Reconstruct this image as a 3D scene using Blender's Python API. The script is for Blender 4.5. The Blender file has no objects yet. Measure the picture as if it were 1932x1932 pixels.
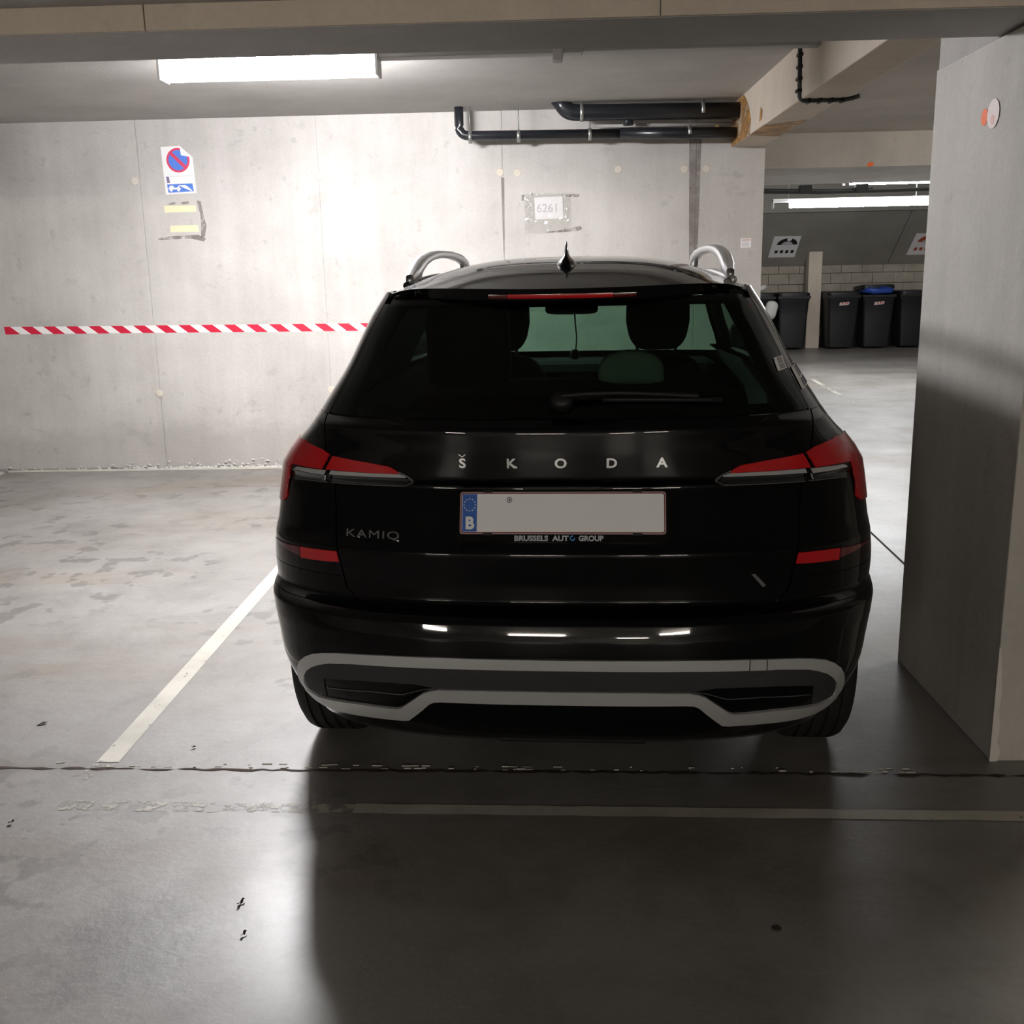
import bpy, bmesh, math, random, bisect
from mathutils import Vector, Matrix
random.seed(7)
scene = bpy.context.scene
COL = scene.collection
PI = math.pi

# ------------------------------------------------------------------ camera
cam_d = bpy.data.cameras.new('camera')
cam_d.sensor_width = 36.0
cam_d.lens = 1950.0 / 1932.0 * 36.0
cam_d.clip_start = 0.05
cam_d.clip_end = 200
cam = bpy.data.objects.new('camera', cam_d)
COL.objects.link(cam)
cr = Vector((0.99931427, 0.03147882, -0.01949558))
cu = Vector((0.01199705, 0.22285004, 0.97477891))
cf = Vector((-0.03502948, 0.97434437, -0.22231958))
cam.matrix_world = Matrix(((cr.x, cu.x, -cf.x, 0.0), (cr.y, cu.y, -cf.y, 0.0), (cr.z, cu.z, -cf.z, 1.44), (0, 0, 0, 1)))
scene.camera = cam

# ------------------------------------------------------------------ world, exposure
w = bpy.data.worlds.new('world')
scene.world = w
w.use_nodes = True
w.node_tree.nodes['Background'].inputs[0].default_value = (0.9, 0.95, 1.0, 1)
w.node_tree.nodes['Background'].inputs[1].default_value = 0.01
scene.view_settings.view_transform = 'Standard'
scene.view_settings.look = 'None'
scene.view_settings.exposure = 0.18
scene.view_settings.gamma = 1.0
scene.view_settings.use_curve_mapping = False
try:
    scene.cycles.use_denoising = True
    scene.cycles.use_light_tree = False
    scene.cycles.max_bounces = 7
    scene.cycles.diffuse_bounces = 3
    scene.cycles.glossy_bounces = 3
    scene.cycles.use_adaptive_sampling = True
    scene.cycles.adaptive_threshold = 0.06
    scene.cycles.transparent_max_bounces = 16
    scene.cycles.sample_clamp_indirect = 6.0
except Exception:
    pass
# lamp radiances (every lamp in the garage is a mesh that glows, built further down)
L_MAIN = 450.0
L_FAR = 92.0
L_BACK = 240.0

# ------------------------------------------------------------------ materials
MATS = {}
def principled(name, col, rough=0.5, metal=0.0, spec=0.5, coat=0.0, emit=None, es=0.0):
    if name in MATS:
        return MATS[name]
    m = bpy.data.materials.new(name)
    m.use_nodes = True
    b = m.node_tree.nodes['Principled BSDF']
    b.inputs['Base Color'].default_value = (col[0], col[1], col[2], 1)
    b.inputs['Roughness'].default_value = rough
    b.inputs['Metallic'].default_value = metal
    b.inputs['Specular IOR Level'].default_value = spec
    b.inputs['Coat Weight'].default_value = coat
    b.inputs['Coat Roughness'].default_value = 0.03
    if emit:
        b.inputs['Emission Color'].default_value = (*emit, 1)
        b.inputs['Emission Strength'].default_value = es
    MATS[name] = m
    return m

class N:
    """tiny node-tree helper"""
    def __init__(s, m):
        s.t = m.node_tree
    def new(s, kind, **kw):
        n = s.t.nodes.new(kind)
        for k, v in kw.items():
            setattr(n, k, v)
        return n
    def link(s, a, b):
        s.t.links.new(a, b)
    def noise(s, vec, scale, detail=6, rough=0.6, dist=0.0):
        n = s.new('ShaderNodeTexNoise')
        n.inputs['Scale'].default_value = scale
        n.inputs['Detail'].default_value = detail
        n.inputs['Roughness'].default_value = rough
        n.inputs['Distortion'].default_value = dist
        s.link(vec, n.inputs['Vector'])
        return n.outputs['Fac']
    def ramp(s, fac, stops):
        r = s.new('ShaderNodeValToRGB')
        e = r.color_ramp.elements
        while len(e) > 1:
            e.remove(e[-1])
        e[0].position, e[0].color = stops[0][0], (*stops[0][1], 1)
        for p, c in stops[1:]:
            x = e.new(p)
            x.color = (*c, 1)
        s.link(fac, r.inputs[0])
        return r.outputs[0]
    def mix(s, fac, a, b, mode='MIX'):
        x = s.new('ShaderNodeMix', data_type='RGBA', blend_type=mode)
        if hasattr(fac, 'node'):
            s.link(fac, x.inputs[0])
        else:
            x.inputs[0].default_value = fac
        for v, i in ((a, 6), (b, 7)):
            if hasattr(v, 'node'):
                s.link(v, x.inputs[i])
            else:
                x.inputs[i].default_value = (*v, 1)
        return x.outputs[2]
    def math(s, op, a, b=0.0, clamp=False):
        x = s.new('ShaderNodeMath', operation=op, use_clamp=clamp)
        for v, i in ((a, 0), (b, 1)):
            if hasattr(v, 'node'):
                s.link(v, x.inputs[i])
            else:
                x.inputs[i].default_value = v
        return x.outputs[0]
    def obj(s, scale=(1, 1, 1), loc=(0, 0, 0)):
        g = s.new('ShaderNodeNewGeometry')
        mp = s.new('ShaderNodeMapping')
        mp.inputs['Scale'].default_value = scale
        mp.inputs['Location'].default_value = loc
        s.link(g.outputs['Position'], mp.inputs['Vector'])
        return mp.outputs[0]

def concrete(name, c0, c1, rough=0.85, streak=0.5, spots=0.35, bump=0.15, loc=(0, 0, 0), mottle=1.3, splash=0.0):
    m = bpy.data.materials.new(name)
    m.use_nodes = True
    n = N(m)
    b = m.node_tree.nodes['Principled BSDF']
    big = n.noise(n.obj((mottle, mottle, mottle), loc), 0.9, 5, 0.62)
    col = n.ramp(big, [(0.32, c0), (0.68, c1)])
    st = n.noise(n.obj((7, 7, 0.45), loc), 1.0, 5, 0.65)               # faint vertical pour streaks
    stc = n.ramp(st, [(0.30, (0.80, 0.79, 0.77)), (0.62, (1, 1, 1))])
    col = n.mix(streak, col, stc, 'MULTIPLY')
    sp = n.noise(n.obj((1, 1, 1), loc), 11.0, 3, 0.55)                 # small grey bruises
    spc = n.ramp(sp, [(0.26, (0.62, 0.61, 0.58)), (0.36, (1, 1, 1))])
    col = n.mix(spots, col, spc, 'MULTIPLY')
    if splash:                                                         # grey cement smears and dirt splashed up from the floor
        se = n.new('ShaderNodeSeparateXYZ')
        n.link(n.obj(), se.inputs[0])
        wob = n.math('ADD', se.outputs[2], n.math('MULTIPLY', n.noise(n.obj((1, 1, 1.6), (3, 0, 1)), 2.4, 6, 0.68), -0.52))
        sm_ = n.ramp(wob, [(0.0, (1, 1, 1)), (0.12, (0, 0, 0))])
        col = n.mix(n.math('MULTIPLY', sm_, splash), col, (0.30, 0.285, 0.26))
        sc_ = n.noise(n.obj((1, 1, 1.2), (7, 2, 5)), 4.2, 6, 0.72, 0.6)
        scm = n.math('MULTIPLY', n.ramp(sc_, [(0.60, (0, 0, 0)), (0.68, (1, 1, 1))]), 0.30)
        col = n.mix(scm, col, (0.30, 0.285, 0.265))
    fine = n.noise(n.obj(), 60.0, 4, 0.6)
    fc = n.ramp(fine, [(0.25, (0.9, 0.9, 0.9)), (0.7, (1.04, 1.04, 1.04))])
    col = n.mix(0.6, col, fc, 'MULTIPLY')
    n.link(col, b.inputs['Base Color'])
    b.inputs['Roughness'].default_value = rough
    b.inputs['Specular IOR Level'].default_value = 0.3
    bp = n.new('ShaderNodeBump')
    bp.inputs['Strength'].default_value = bump
    bp.inputs['Distance'].default_value = 0.01
    n.link(fine, bp.inputs['Height'])
    n.link(bp.outputs[0], b.inputs['Normal'])
    MATS[name] = m
    return m

M_WALL = concrete('wall_concrete', (0.455, 0.436, 0.411), (0.600, 0.580, 0.552), streak=0.45, spots=0.40, splash=0.35)
M_CEIL = concrete('ceiling_concrete', (0.42, 0.405, 0.385), (0.54, 0.52, 0.495), streak=0.15, spots=0.15)
M_BEAM = concrete('beam_concrete', (0.56, 0.49, 0.41), (0.68, 0.60, 0.51), streak=0.3, spots=0.2)
M_PILLAR = concrete('pillar_concrete', (0.44, 0.425, 0.395), (0.56, 0.54, 0.505), streak=0.5, spots=0.3, loc=(3, 1, 0))
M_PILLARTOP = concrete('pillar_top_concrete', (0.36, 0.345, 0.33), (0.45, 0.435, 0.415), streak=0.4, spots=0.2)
M_FARC = concrete('far_concrete', (0.40, 0.385, 0.36), (0.52, 0.50, 0.475), streak=0.4, spots=0.4)
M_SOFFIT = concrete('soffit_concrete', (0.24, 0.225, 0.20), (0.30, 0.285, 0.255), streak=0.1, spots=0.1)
M_BLOCK = concrete('block_masonry', (0.30, 0.27, 0.22), (0.44, 0.40, 0.34), streak=0.1, spots=0.5, mottle=3.0)

def floor_material():
    m = bpy.data.materials.new('polished_concrete_floor')
    m.use_nodes = True
    n = N(m)
    b = m.node_tree.nodes['Principled BSDF']
    big = n.noise(n.obj(), 0.55, 6, 0.6, 0.3)
    col = n.ramp(big, [(0.30, (0.185, 0.170, 0.152)), (0.5, (0.250, 0.237, 0.220)), (0.70, (0.325, 0.315, 0.297))])
    mid = n.noise(n.obj((1, 1, 1), (2.2, 7.1, 0)), 2.6, 5, 0.68, 0.4)
    col = n.mix(0.8, col, n.ramp(mid, [(0.34, (0.74, 0.735, 0.725)), (0.5, (1, 1, 1)), (0.68, (1.12, 1.12, 1.12))]), 'MULTIPLY')
    warm = n.noise(n.obj((0.5, 1.3, 1), (4, 2, 0)), 1.1, 5, 0.6)
    wc = n.ramp(warm, [(0.50, (1, 1, 1)), (0.68, (0.80, 0.68, 0.54))])
    col = n.mix(0.75, col, wc, 'MULTIPLY')
    sp_ = n.new('ShaderNodeSeparateXYZ')
    n.link(n.obj(), sp_.inputs[0])
    px_ = sp_.outputs[0]
    drops = n.noise(n.obj((1, 1, 1), (1.7, 0.4, 0)), 7.5, 3, 0.5)       # dried oil drops
    dm = n.noise(n.obj((1, 1, 1), (0.2, 0.9, 0)), 1.1, 2, 0.5)
    dmask = n.math('MULTIPLY', n.ramp(drops, [(0.555, (0, 0, 0)), (0.60, (1, 1, 1))]), n.math('MULTIPLY', n.ramp(dm, [(0.46, (0, 0, 0)), (0.56, (1, 1, 1))]), n.ramp(n.math('ADD', n.math('MULTIPLY', px_, -0.5), 0.2), [(0.25, (0, 0, 0)), (0.55, (1, 1, 1))])))
    col = n.mix(n.math('MULTIPLY', dmask, 0.55), col, (0.085, 0.08, 0.072))
    # the big oil stain by the near left
    sub = n.new('ShaderNodeVectorMath', operation='DISTANCE')
    n.link(n.obj((1, 0.8, 1)), sub.inputs[0])
    sub.inputs[1].default_value = (-0.93, 2.02 * 0.8, 0)
    wob = n.math('ADD', sub.outputs['Value'], n.math('MULTIPLY', n.noise(n.obj(), 9.0, 4, 0.6), 0.34))
    smask = n.ramp(wob, [(0.27, (1, 1, 1)), (0.37, (0, 0, 0))])
    col = n.mix(n.math('MULTIPLY', smask, 0.7), col, (0.075, 0.07, 0.062))
    fine = n.noise(n.obj(), 45.0, 5, 0.65)
    fc = n.ramp(fine, [(0.25, (0.88, 0.88, 0.88)), (0.7, (1.05, 1.05, 1.05))])
    col = n.mix(0.7, col, fc, 'MULTIPLY')
    n.link(col, b.inputs['Base Color'])
    r1 = n.noise(n.obj((1, 1, 1), (5, 5, 0)), 2.2, 6, 0.65)
    rr = n.new('ShaderNodeMapRange')
    rr.inputs['From Min'].default_value = 0.3
    rr.inputs['From Max'].default_value = 0.7
    rr.inputs['To Min'].default_value = 0.52
    rr.inputs['To Max'].default_value = 0.66
    n.link(r1, rr.inputs['Value'])
    n.link(n.math('SUBTRACT', rr.outputs[0], n.math('MULTIPLY', smask, 0.05)), b.inputs['Roughness'])
    b.inputs['Specular IOR Level'].default_value = 1.0
    b.inputs['Coat Weight'].default_value = 0.34
    b.inputs['Coat Roughness'].default_value = 0.26
    bp = n.new('ShaderNodeBump')
    bp.inputs['Strength'].default_value = 0.30
    bp.inputs['Distance'].default_value = 0.006
    hs = n.math('ADD', n.math('MULTIPLY', n.noise(n.obj(), 16.0, 5, 0.6), 0.8), n.math('MULTIPLY', fine, 0.45))
    n.link(hs, bp.inputs['Height'])
    n.link(bp.outputs[0], b.inputs['Normal'])
    return m
M_FLOOR = floor_material()

def worn_paint(name, col, lo, hi, scale=14.0, shift=(0, 0, 0), grad=None, amax=1.0):
    """road paint with the concrete showing through where it has worn off"""
    m = bpy.data.materials.new(name)
    m.use_nodes = True
    n = N(m)
    b = m.node_tree.nodes['Principled BSDF']
    nz = n.noise(n.obj((1, 1, 1), shift), scale, 6, 0.7)
    if grad:
        g = n.noise(n.obj((1, 1, 1), (9, 3, 0)), grad, 2, 0.5)
        nz = n.math('ADD', n.math('MULTIPLY', nz, 0.6), n.math('MULTIPLY', g, 0.4))
    a = n.ramp(nz, [(lo, (0, 0, 0)), (hi, (amax, amax, amax))])
    tint = n.noise(n.obj(), 5.0, 4, 0.6)
    c = n.ramp(tint, [(0.3, tuple(x * 0.72 for x in col)), (0.65, col)])
    n.link(c, b.inputs['Base Color'])
    b.inputs['Roughness'].default_value = 0.55
    n.link(a, b.inputs['Alpha'])
    return m
M_LINE = worn_paint('line_paint', (0.66, 0.63, 0.55), 0.30, 0.36)
M_LINEWORN = worn_paint('worn_line_paint', (0.55, 0.52, 0.45), 0.47, 0.53, 20.0, (3, 0, 0), 1.3)
M_STAINR = worn_paint('rust_stain', (0.50, 0.27, 0.09), 0.34, 0.60, 5.0)
M_RESID = worn_paint('tape_residue', (0.36, 0.325, 0.285), 0.36, 0.60, 18.0, amax=0.65)
M_CRUMB = principled('efflorescence', (0.72, 0.70, 0.67), 0.9)

M_PAINT = principled('black_car_paint', (0.0016, 0.0016, 0.0020), 0.30, 0.0, 0.03, 1.0)
M_PAINT.node_tree.nodes['Principled BSDF'].inputs['Coat IOR'].default_value = 1.34
M_GLOSSBLK = principled('gloss_black_trim', (0.003, 0.003, 0.003), 0.12, 0.0, 0.4)
M_PLASTIC = principled('dark_bumper_plastic', (0.030, 0.031, 0.032), 0.55, 0.0, 0.35)
M_DARKPL = principled('black_plastic', (0.008, 0.008, 0.009), 0.5, 0.0, 0.3)
M_NICHE = principled('niche_plastic', (0.012, 0.013, 0.016), 0.42, 0.0, 0.4)
M_SILVER = principled('satin_silver', (0.56, 0.57, 0.575), 0.36, 0.5, 0.5)
M_RAIL = principled('brushed_aluminium', (0.62, 0.62, 0.62), 0.30, 0.85, 0.5)
M_CHROME = principled('chrome', (0.72, 0.73, 0.74), 0.10, 1.0, 0.5)
M_RED = principled('red_lens', (0.50, 0.006, 0.010), 0.12, 0.0, 0.5, 0.6)
M_DRED = principled('dark_red_lens', (0.10, 0.004, 0.006), 0.12, 0.0, 0.5, 0.6)
M_CLEAR = principled('clear_lamp_insert', (0.50, 0.50, 0.52), 0.18, 0.35, 0.5, 0.5)
M_SMOKE = principled('smoked_lamp_insert', (0.020, 0.021, 0.023), 0.10, 0.0, 0.5, 0.6)
M_BEZEL = principled('lamp_bezel', (0.13, 0.13, 0.135), 0.25, 0.4)
M_TYRE = principled('tyre_rubber', (0.012, 0.012, 0.012), 0.7, 0.0, 0.3)
M_RIM = principled('alloy_rim', (0.30, 0.30, 0.31), 0.3, 0.9)
M_SEAT = principled('seat_fabric', (0.006, 0.006, 0.006), 0.85)
M_PALE = principled('pale_headrest_fabric', (0.80, 0.82, 0.76), 0.8)
M_WHITE = principled('white_print', (0.80, 0.80, 0.79), 0.45)
M_PLATE = principled('plate_white', (0.86, 0.87, 0.88), 0.35)
M_MAROON = principled('plate_border', (0.16, 0.02, 0.03), 0.4)
M_EUBLUE = principled('plate_blue', (0.03, 0.12, 0.48), 0.4)
M_LBLUE = principled('logo_blue', (0.05, 0.30, 0.75), 0.4)
M_GREYTXT = principled('frame_text', (0.45, 0.47, 0.50), 0.4)
M_INK = principled('black_ink', (0.01, 0.01, 0.01), 0.6)
M_SIGNRED = principled('sign_red', (0.62, 0.05, 0.12), 0.5)
M_SIGNBLUE = principled('sign_blue', (0.08, 0.20, 0.62), 0.5)
M_TAPERED = principled('tape_red', (0.60, 0.015, 0.05), 0.4)
M_TAPEWHITE = principled('tape_white', (0.86, 0.85, 0.84), 0.4)
M_YTAPE = principled('cream_tape', (0.80, 0.70, 0.46), 0.6)
M_PAPER = principled('paper', (0.80, 0.78, 0.79), 0.7)
M_FAINT = principled('faded_ink', (0.55, 0.53, 0.57), 0.7)
M_PALERED = principled('faded_red', (0.66, 0.42, 0.38), 0.7)
M_ORANGE = principled('orange_paint', (0.85, 0.14, 0.02), 0.6)
M_DISC = principled('pale_sticker', (0.72, 0.62, 0.60), 0.5)
M_PIPE = principled('black_pipe', (0.014, 0.016, 0.020), 0.28, 0.0, 0.5)
M_GREYPIPE = principled('grey_pipe', (0.36, 0.35, 0.33), 0.5)
M_ZINC = principled('zinc_hanger', (0.42, 0.43, 0.42), 0.35, 0.8)
M_CABLE = principled('cable', (0.035, 0.04, 0.038), 0.6)
M_BIN = principled('bin_plastic', (0.012, 0.013, 0.015), 0.5, 0.0, 0.4)
M_BINLID = principled('bin_lid_plastic', (0.016, 0.017, 0.019), 0.45, 0.0, 0.4)
M_BAGBLUE = principled('blue_bag', (0.03, 0.08, 0.40), 0.3)
M_BAGWHITE = principled('white_bag', (0.70, 0.70, 0.69), 0.4)
M_BINRED = principled('bin_logo_red', (0.60, 0.06, 0.05), 0.5)
M_HOUSING = principled('lamp_housing', (0.74, 0.74, 0.72), 0.45)
M_LEAF = principled('dry_leaf', (0.045, 0.04, 0.03), 0.8)
M_MORTAR = principled('mortar', (0.20, 0.185, 0.165), 0.9)
M_SOIL = principled('joint_dirt', (0.055, 0.035, 0.026), 0.95)
M_PLUG = principled('tie_plug', (0.60, 0.55, 0.47), 0.9)
M_CHIP = principled('chipped_edge', (0.62, 0.59, 0.54), 0.9)

def glow(name, col, strength):
    m = bpy.data.materials.new(name)
    m.use_nodes = True
    nt = m.node_tree
    nt.nodes.clear()
    e = nt.nodes.new('ShaderNodeEmission')
    e.inputs[0].default_value = (*col, 1)
    e.inputs[1].default_value = strength
    o = nt.nodes.new('ShaderNodeOutputMaterial')
    nt.links.new(e.outputs[0], o.inputs[0])
    return m
M_TUBE = glow('lit_tube', (0.985, 0.965, 0.985), L_MAIN)
M_TUBEFAR = glow('lit_tube_far', (0.96, 0.975, 1.0), L_FAR)
M_TUBEBACK = glow('lit_tube_aisle', (1.0, 0.915, 0.81), L_BACK)

def glass(name, tint, gloss=0.06):
    m = bpy.data.materials.new(name)
    m.use_nodes = True
    nt = m.node_tree
    nt.nodes.clear()
    tr = nt.nodes.new('ShaderNodeBsdfTransparent')
    tr.inputs[0].default_value = (*tint, 1)
    gl = nt.nodes.new('ShaderNodeBsdfGlossy')
    gl.inputs['Roughness'].default_value = 0.02
    lw = nt.nodes.new('ShaderNodeLayerWeight')          # Schlick reflectance, same from both sides
    lw.inputs[0].default_value = 0.5
    pw = nt.nodes.new('ShaderNodeMath')
    pw.operation = 'POWER'
    pw.inputs[1].default_value = 5.0
    fr = nt.nodes.new('ShaderNodeMath')
    fr.operation = 'MULTIPLY_ADD'
    fr.inputs[1].default_value = 0.9
    fr.inputs[2].default_value = 0.04
    nt.links.new(lw.outputs['Facing'], pw.inputs[0])
    nt.links.new(pw.outputs[0], fr.inputs[0])
    mx = nt.nodes.new('ShaderNodeMixShader')
    o = nt.nodes.new('ShaderNodeOutputMaterial')
    nt.links.new(fr.outputs[0], mx.inputs[0])
    nt.links.new(tr.outputs[0], mx.inputs[1])
    nt.links.new(gl.outputs[0], mx.inputs[2])
    nt.links.new(mx.outputs[0], o.inputs[0])
    return m
M_RGLASS = glass('privacy_glass', (0.20, 0.30, 0.24))
M_SGLASS = glass('dark_side_glass', (0.025, 0.032, 0.03))
M_FGLASS = glass('windscreen_glass', (0.62, 0.80, 0.70))
M_SLEEVE = glass('plastic_sleeve', (0.93, 0.93, 0.92))

# ------------------------------------------------------------------ mesh helpers
class MB:
    def __init__(s):
        s.v, s.f, s.m = [], [], []
    def add(s, vs, fs, mi=0):
        o = len(s.v)
        s.v += [tuple(p) for p in vs]
        s.f += [tuple(i + o for i in f) for f in fs]
        s.m += [mi] * len(fs)
        return s
    def box(s, x0, x1, y0, y1, z0, z1, mi=0):
        vs = [(x, y, z) for z in (z0, z1) for y in (y0, y1) for x in (x0, x1)]
        return s.add(vs, [(0, 2, 3, 1), (4, 5, 7, 6), (0, 1, 5, 4), (2, 6, 7, 3), (0, 4, 6, 2), (1, 3, 7, 5)], mi)
    def bbox(s, x0, x1, y0, y1, z0, z1, b=0.01, mi=0):
        """box with chamfered edges"""
        bm = bmesh.new()
        bmesh.ops.create_cube(bm, size=1.0)
        for v in bm.verts:
            v.co = Vector(((x0 + x1) / 2 + v.co.x * (x1 - x0), (y0 + y1) / 2 + v.co.y * (y1 - y0), (z0 + z1) / 2 + v.co.z * (z1 - z0)))
        bmesh.ops.bevel(bm, geom=list(bm.edges), offset=b, segments=2, affect='EDGES', profile=0.5)
        bm.verts.index_update()
        s.add([v.co[:] for v in bm.verts], [[v.index for v in f.verts] for f in bm.faces], mi)
        bm.free()
        return s
    def prism(s, poly, fn, h0, h1, mi=0):
        """polygon (a,b) extruded between heights; fn(a,b,h)->xyz"""
        k = len(poly)
        vs = [fn(a, b, h0) for a, b in poly] + [fn(a, b, h1) for a, b in poly]
        fs = [tuple(range(k))[::-1], tuple(range(k, 2 * k))] + [(i, (i + 1) % k, k + (i + 1) % k, k + i) for i in range(k)]
        return s.add(vs, fs, mi)
    def tube(s, pts, r, n=12, mi=0, caps=True):
        pts = [Vector(p) for p in pts]
        rs = r if isinstance(r, (list, tuple)) else [r] * len(pts)
        rings = []
        up = Vector((0, 0, 1))
        for i, p in enumerate(pts):
            d = (pts[min(i + 1, len(pts) - 1)] - pts[max(i - 1, 0)]).normalized()
            a = d.cross(up)
            if a.length < 0.05:
                a = d.cross(Vector((0, 1, 0)))
            a.normalize()
            b2 = d.cross(a).normalized()
            rings.append([p + (a * math.cos(2 * PI * k / n) + b2 * math.sin(2 * PI * k / n)) * rs[i] for k in range(n)])
        vs = [q[:] for rg in rings for q in rg]
        fs = [(i * n + k, i * n + (k + 1) % n, (i + 1) * n + (k + 1) % n, (i + 1) * n + k) for i in range(len(pts) - 1) for k in range(n)]
        if caps:
            fs += [tuple(range(n))[::-1], tuple((len(pts) - 1) * n + k for k in range(n))]
        return s.add(vs, fs, mi)
    def lathe(s, prof, axis_fn, n=48, mi=0, closed=False):
        """prof [(h, r)], axis_fn(h, r, ang)->xyz"""
        vs = [axis_fn(h, r, 2 * PI * k / n) for h, r in prof for k in range(n)]
        fs = [(i * n + k, i * n + (k + 1) % n, (i + 1) * n + (k + 1) % n, (i + 1) * n + k) for i in range(len(prof) - 1) for k in range(n)]
        if not closed:
            fs += [tuple(range(n))[::-1], tuple((len(prof) - 1) * n + k for k in range(n))]
        return s.add(vs, fs, mi)
    def sbox(s, c, size, e=0.35, nu=20, nv=12, mi=0, fn=None):
        """soft cushion: superellipsoid"""
        sg = lambda a, p: math.copysign(abs(a) ** p, a)
        vs = []
        for i in range(nv + 1):
            la = -PI / 2 + PI * i / nv
            for k in range(nu):
                lo = 2 * PI * k / nu
                p = (c[0] + size[0] / 2 * sg(math.cos(la), e) * sg(math.cos(lo), e),
                     c[1] + size[1] / 2 * sg(math.cos(la), e) * sg(math.sin(lo), e),
                     c[2] + size[2] / 2 * sg(math.sin(la), e))
                vs.append(fn(p) if fn else p)
        fs = [(i * nu + k, i * nu + (k + 1) % nu, (i + 1) * nu + (k + 1) % nu, (i + 1) * nu + k) for i in range(nv) for k in range(nu)]
        return s.add(vs, fs, mi)
    def build(s, name, mats, parent=None, smooth=False, loc=None, rotz=0.0):
        me = bpy.data.meshes.new(name)
        me.from_pydata(s.v, [], s.f)
        mats = mats if isinstance(mats, (list, tuple)) else [mats]
        for m in mats:
            me.materials.append(m)
        for p, i in zip(me.polygons, s.m):
            p.material_index = i
            p.use_smooth = smooth
        me.update()
        o = bpy.data.objects.new(name, me)
        COL.objects.link(o)
        if parent:
            o.parent = parent
        if loc:
            o.location = loc
            o.rotation_euler = (0, 0, rotz)
        return o

def tag(o, label=None, cat=None, group=None, kind=None):
    if label: o['label'] = label
    if cat: o['category'] = cat
    if group: o['group'] = group
    if kind: o['kind'] = kind
    return o
def empty(name, loc=(0, 0, 0), rotz=0.0, label=None, cat=None, group=None, kind=None):
    o = bpy.data.objects.new(name, None)
    o.empty_display_size = 0.1
    COL.objects.link(o)
    o.location = loc
    o.rotation_euler = (0, 0, rotz)
    return tag(o, label, cat, group, kind)
def copy_tree(o, parent=None):
    c = o.copy()
    COL.objects.link(c)
    c.parent = parent
    for ch in list(o.children):
        copy_tree(ch, c)
    return c
def smoothify(o, ang=40):
    me = o.data
    for p in me.polygons:
        p.use_smooth = True
    try:
        me.set_sharp_from_angle(angle=math.radians(ang))
    except Exception:
        pass
    return o
def text_geo(body, size, bold=0.0, depth=0.0, align='LEFT', space=1.0):
    cu = bpy.data.curves.new('txt', 'FONT')
    cu.body = body
    cu.size = size
    cu.offset = bold
    cu.extrude = depth / 2
    cu.align_x = align
    cu.space_character = space
    cu.resolution_u = 4
    o = bpy.data.objects.new('txt', cu)
    me = bpy.data.meshes.new_from_object(o)
    vs = [(v.co.x, v.co.y, v.co.z + depth / 2) for v in me.vertices]
    fs = [tuple(p.vertices) for p in me.polygons]
    bpy.data.objects.remove(o)
    bpy.data.meshes.remove(me)
    bpy.data.curves.remove(cu)
    return vs, fs
def circle(cx, cy, r, n=32, a0=0.0, a1=2 * PI):
    full = abs(a1 - a0 - 2 * PI) < 1e-6
    k = n if full else n + 1
    return [(cx + r * math.cos(a0 + (a1 - a0) * i / n), cy + r * math.sin(a0 + (a1 - a0) * i / n)) for i in range(k)]

# ================================================================== THE SETTING
WY = 8.07           # face of the end wall
ZC = 2.63           # soffit of the parking bay
ZB = 2.086          # underside of the cross beam
ZN = 2.15           # soffit over the aisle

def struct(name, mb, mat, parent=None, smooth=False):
    o = mb.build(name, mat, parent, smooth)
    if not parent:
        o['kind'] = 'structure'
    return o

# floor
mb = MB()
mb.box(-9.2, 9.7, -14.2, 20.7, -0.25, 0.0)
floor = struct('floor', mb, M_FLOOR)

# end wall: backing with cast panels in front of it
wall_back = struct('wall_back', MB().box(-9.2, 1.62, WY + 0.006, WY + 0.27, 0.0, ZC + 0.2), M_WALL)
seams = [-9.2, -7.2, -5.82, -4.43, -3.05, -1.69, -0.31, 1.125, 1.63]
for i in range(len(seams) - 1):
    g0 = 0.0014 if i else 0.0
    g1 = 0.0014 if i < len(seams) - 2 else 0.0
    MB().bbox(seams[i] + g0, seams[i + 1] - g1, WY, WY + 0.27 if i == len(seams) - 2 else WY + 0.03, 0.0, ZC + 0.2, 0.002).build('concrete_panel', M_WALL, wall_back)
M_WATER = worn_paint('water_stain', (0.27, 0.235, 0.215), 0.25, 0.75, 5.0, amax=0.55)
for pl_ in ([(1.07, 2.40), (1.16, 2.40), (1.155, 2.0), (1.14, 1.3), (1.09, 1.25), (1.08, 1.8)], [(-0.322, 2.16), (-0.298, 2.16), (-0.303, 1.75), (-0.312, 1.5), (-0.318, 1.8)]):
    MB().prism(pl_, lambda a, b, h: (a, WY - 0.0003 - h, b), 0.0, 0.0004).build('water_stain', M_WATER, wall_back)
# plugs over the formwork tie holes
for x, z in ((-3.09, 2.195), (-1.69, 2.198), (-0.33, 2.197), (-0.20, 2.19), (-3.06, 0.594), (-1.69, 0.60), (0.55, 2.20), (1.04, 2.19), (1.20, 2.19), (-4.44, 2.195), (-4.44, 0.6)):
    mb = MB()
    mb.lathe([(0.0, 0.030), (0.003, 0.029), (0.004, 0.024)], lambda h, r, a, x=x, z=z: (x + r * math.cos(a), WY - h, z + r * math.sin(a)), 18)
    mb.build('tie_hole_plug', M_PLUG, wall_back, True)

# bay soffit, cross beam, long beam, second cross beam, far soffit
struct('ceiling', MB().box(-9.2, 9.7, 3.25, 9.8, ZC, ZC + 0.25), M_CEIL)
struct('ceiling_aisle', MB().box(-9.2, 9.7, -14.2, 2.9, ZN, ZN + 0.7), M_CEIL)
struct('ceiling_far', MB().box(1.4, 9.7, 11.6, 20.7, 2.95, 3.2), M_CEIL)
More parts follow.
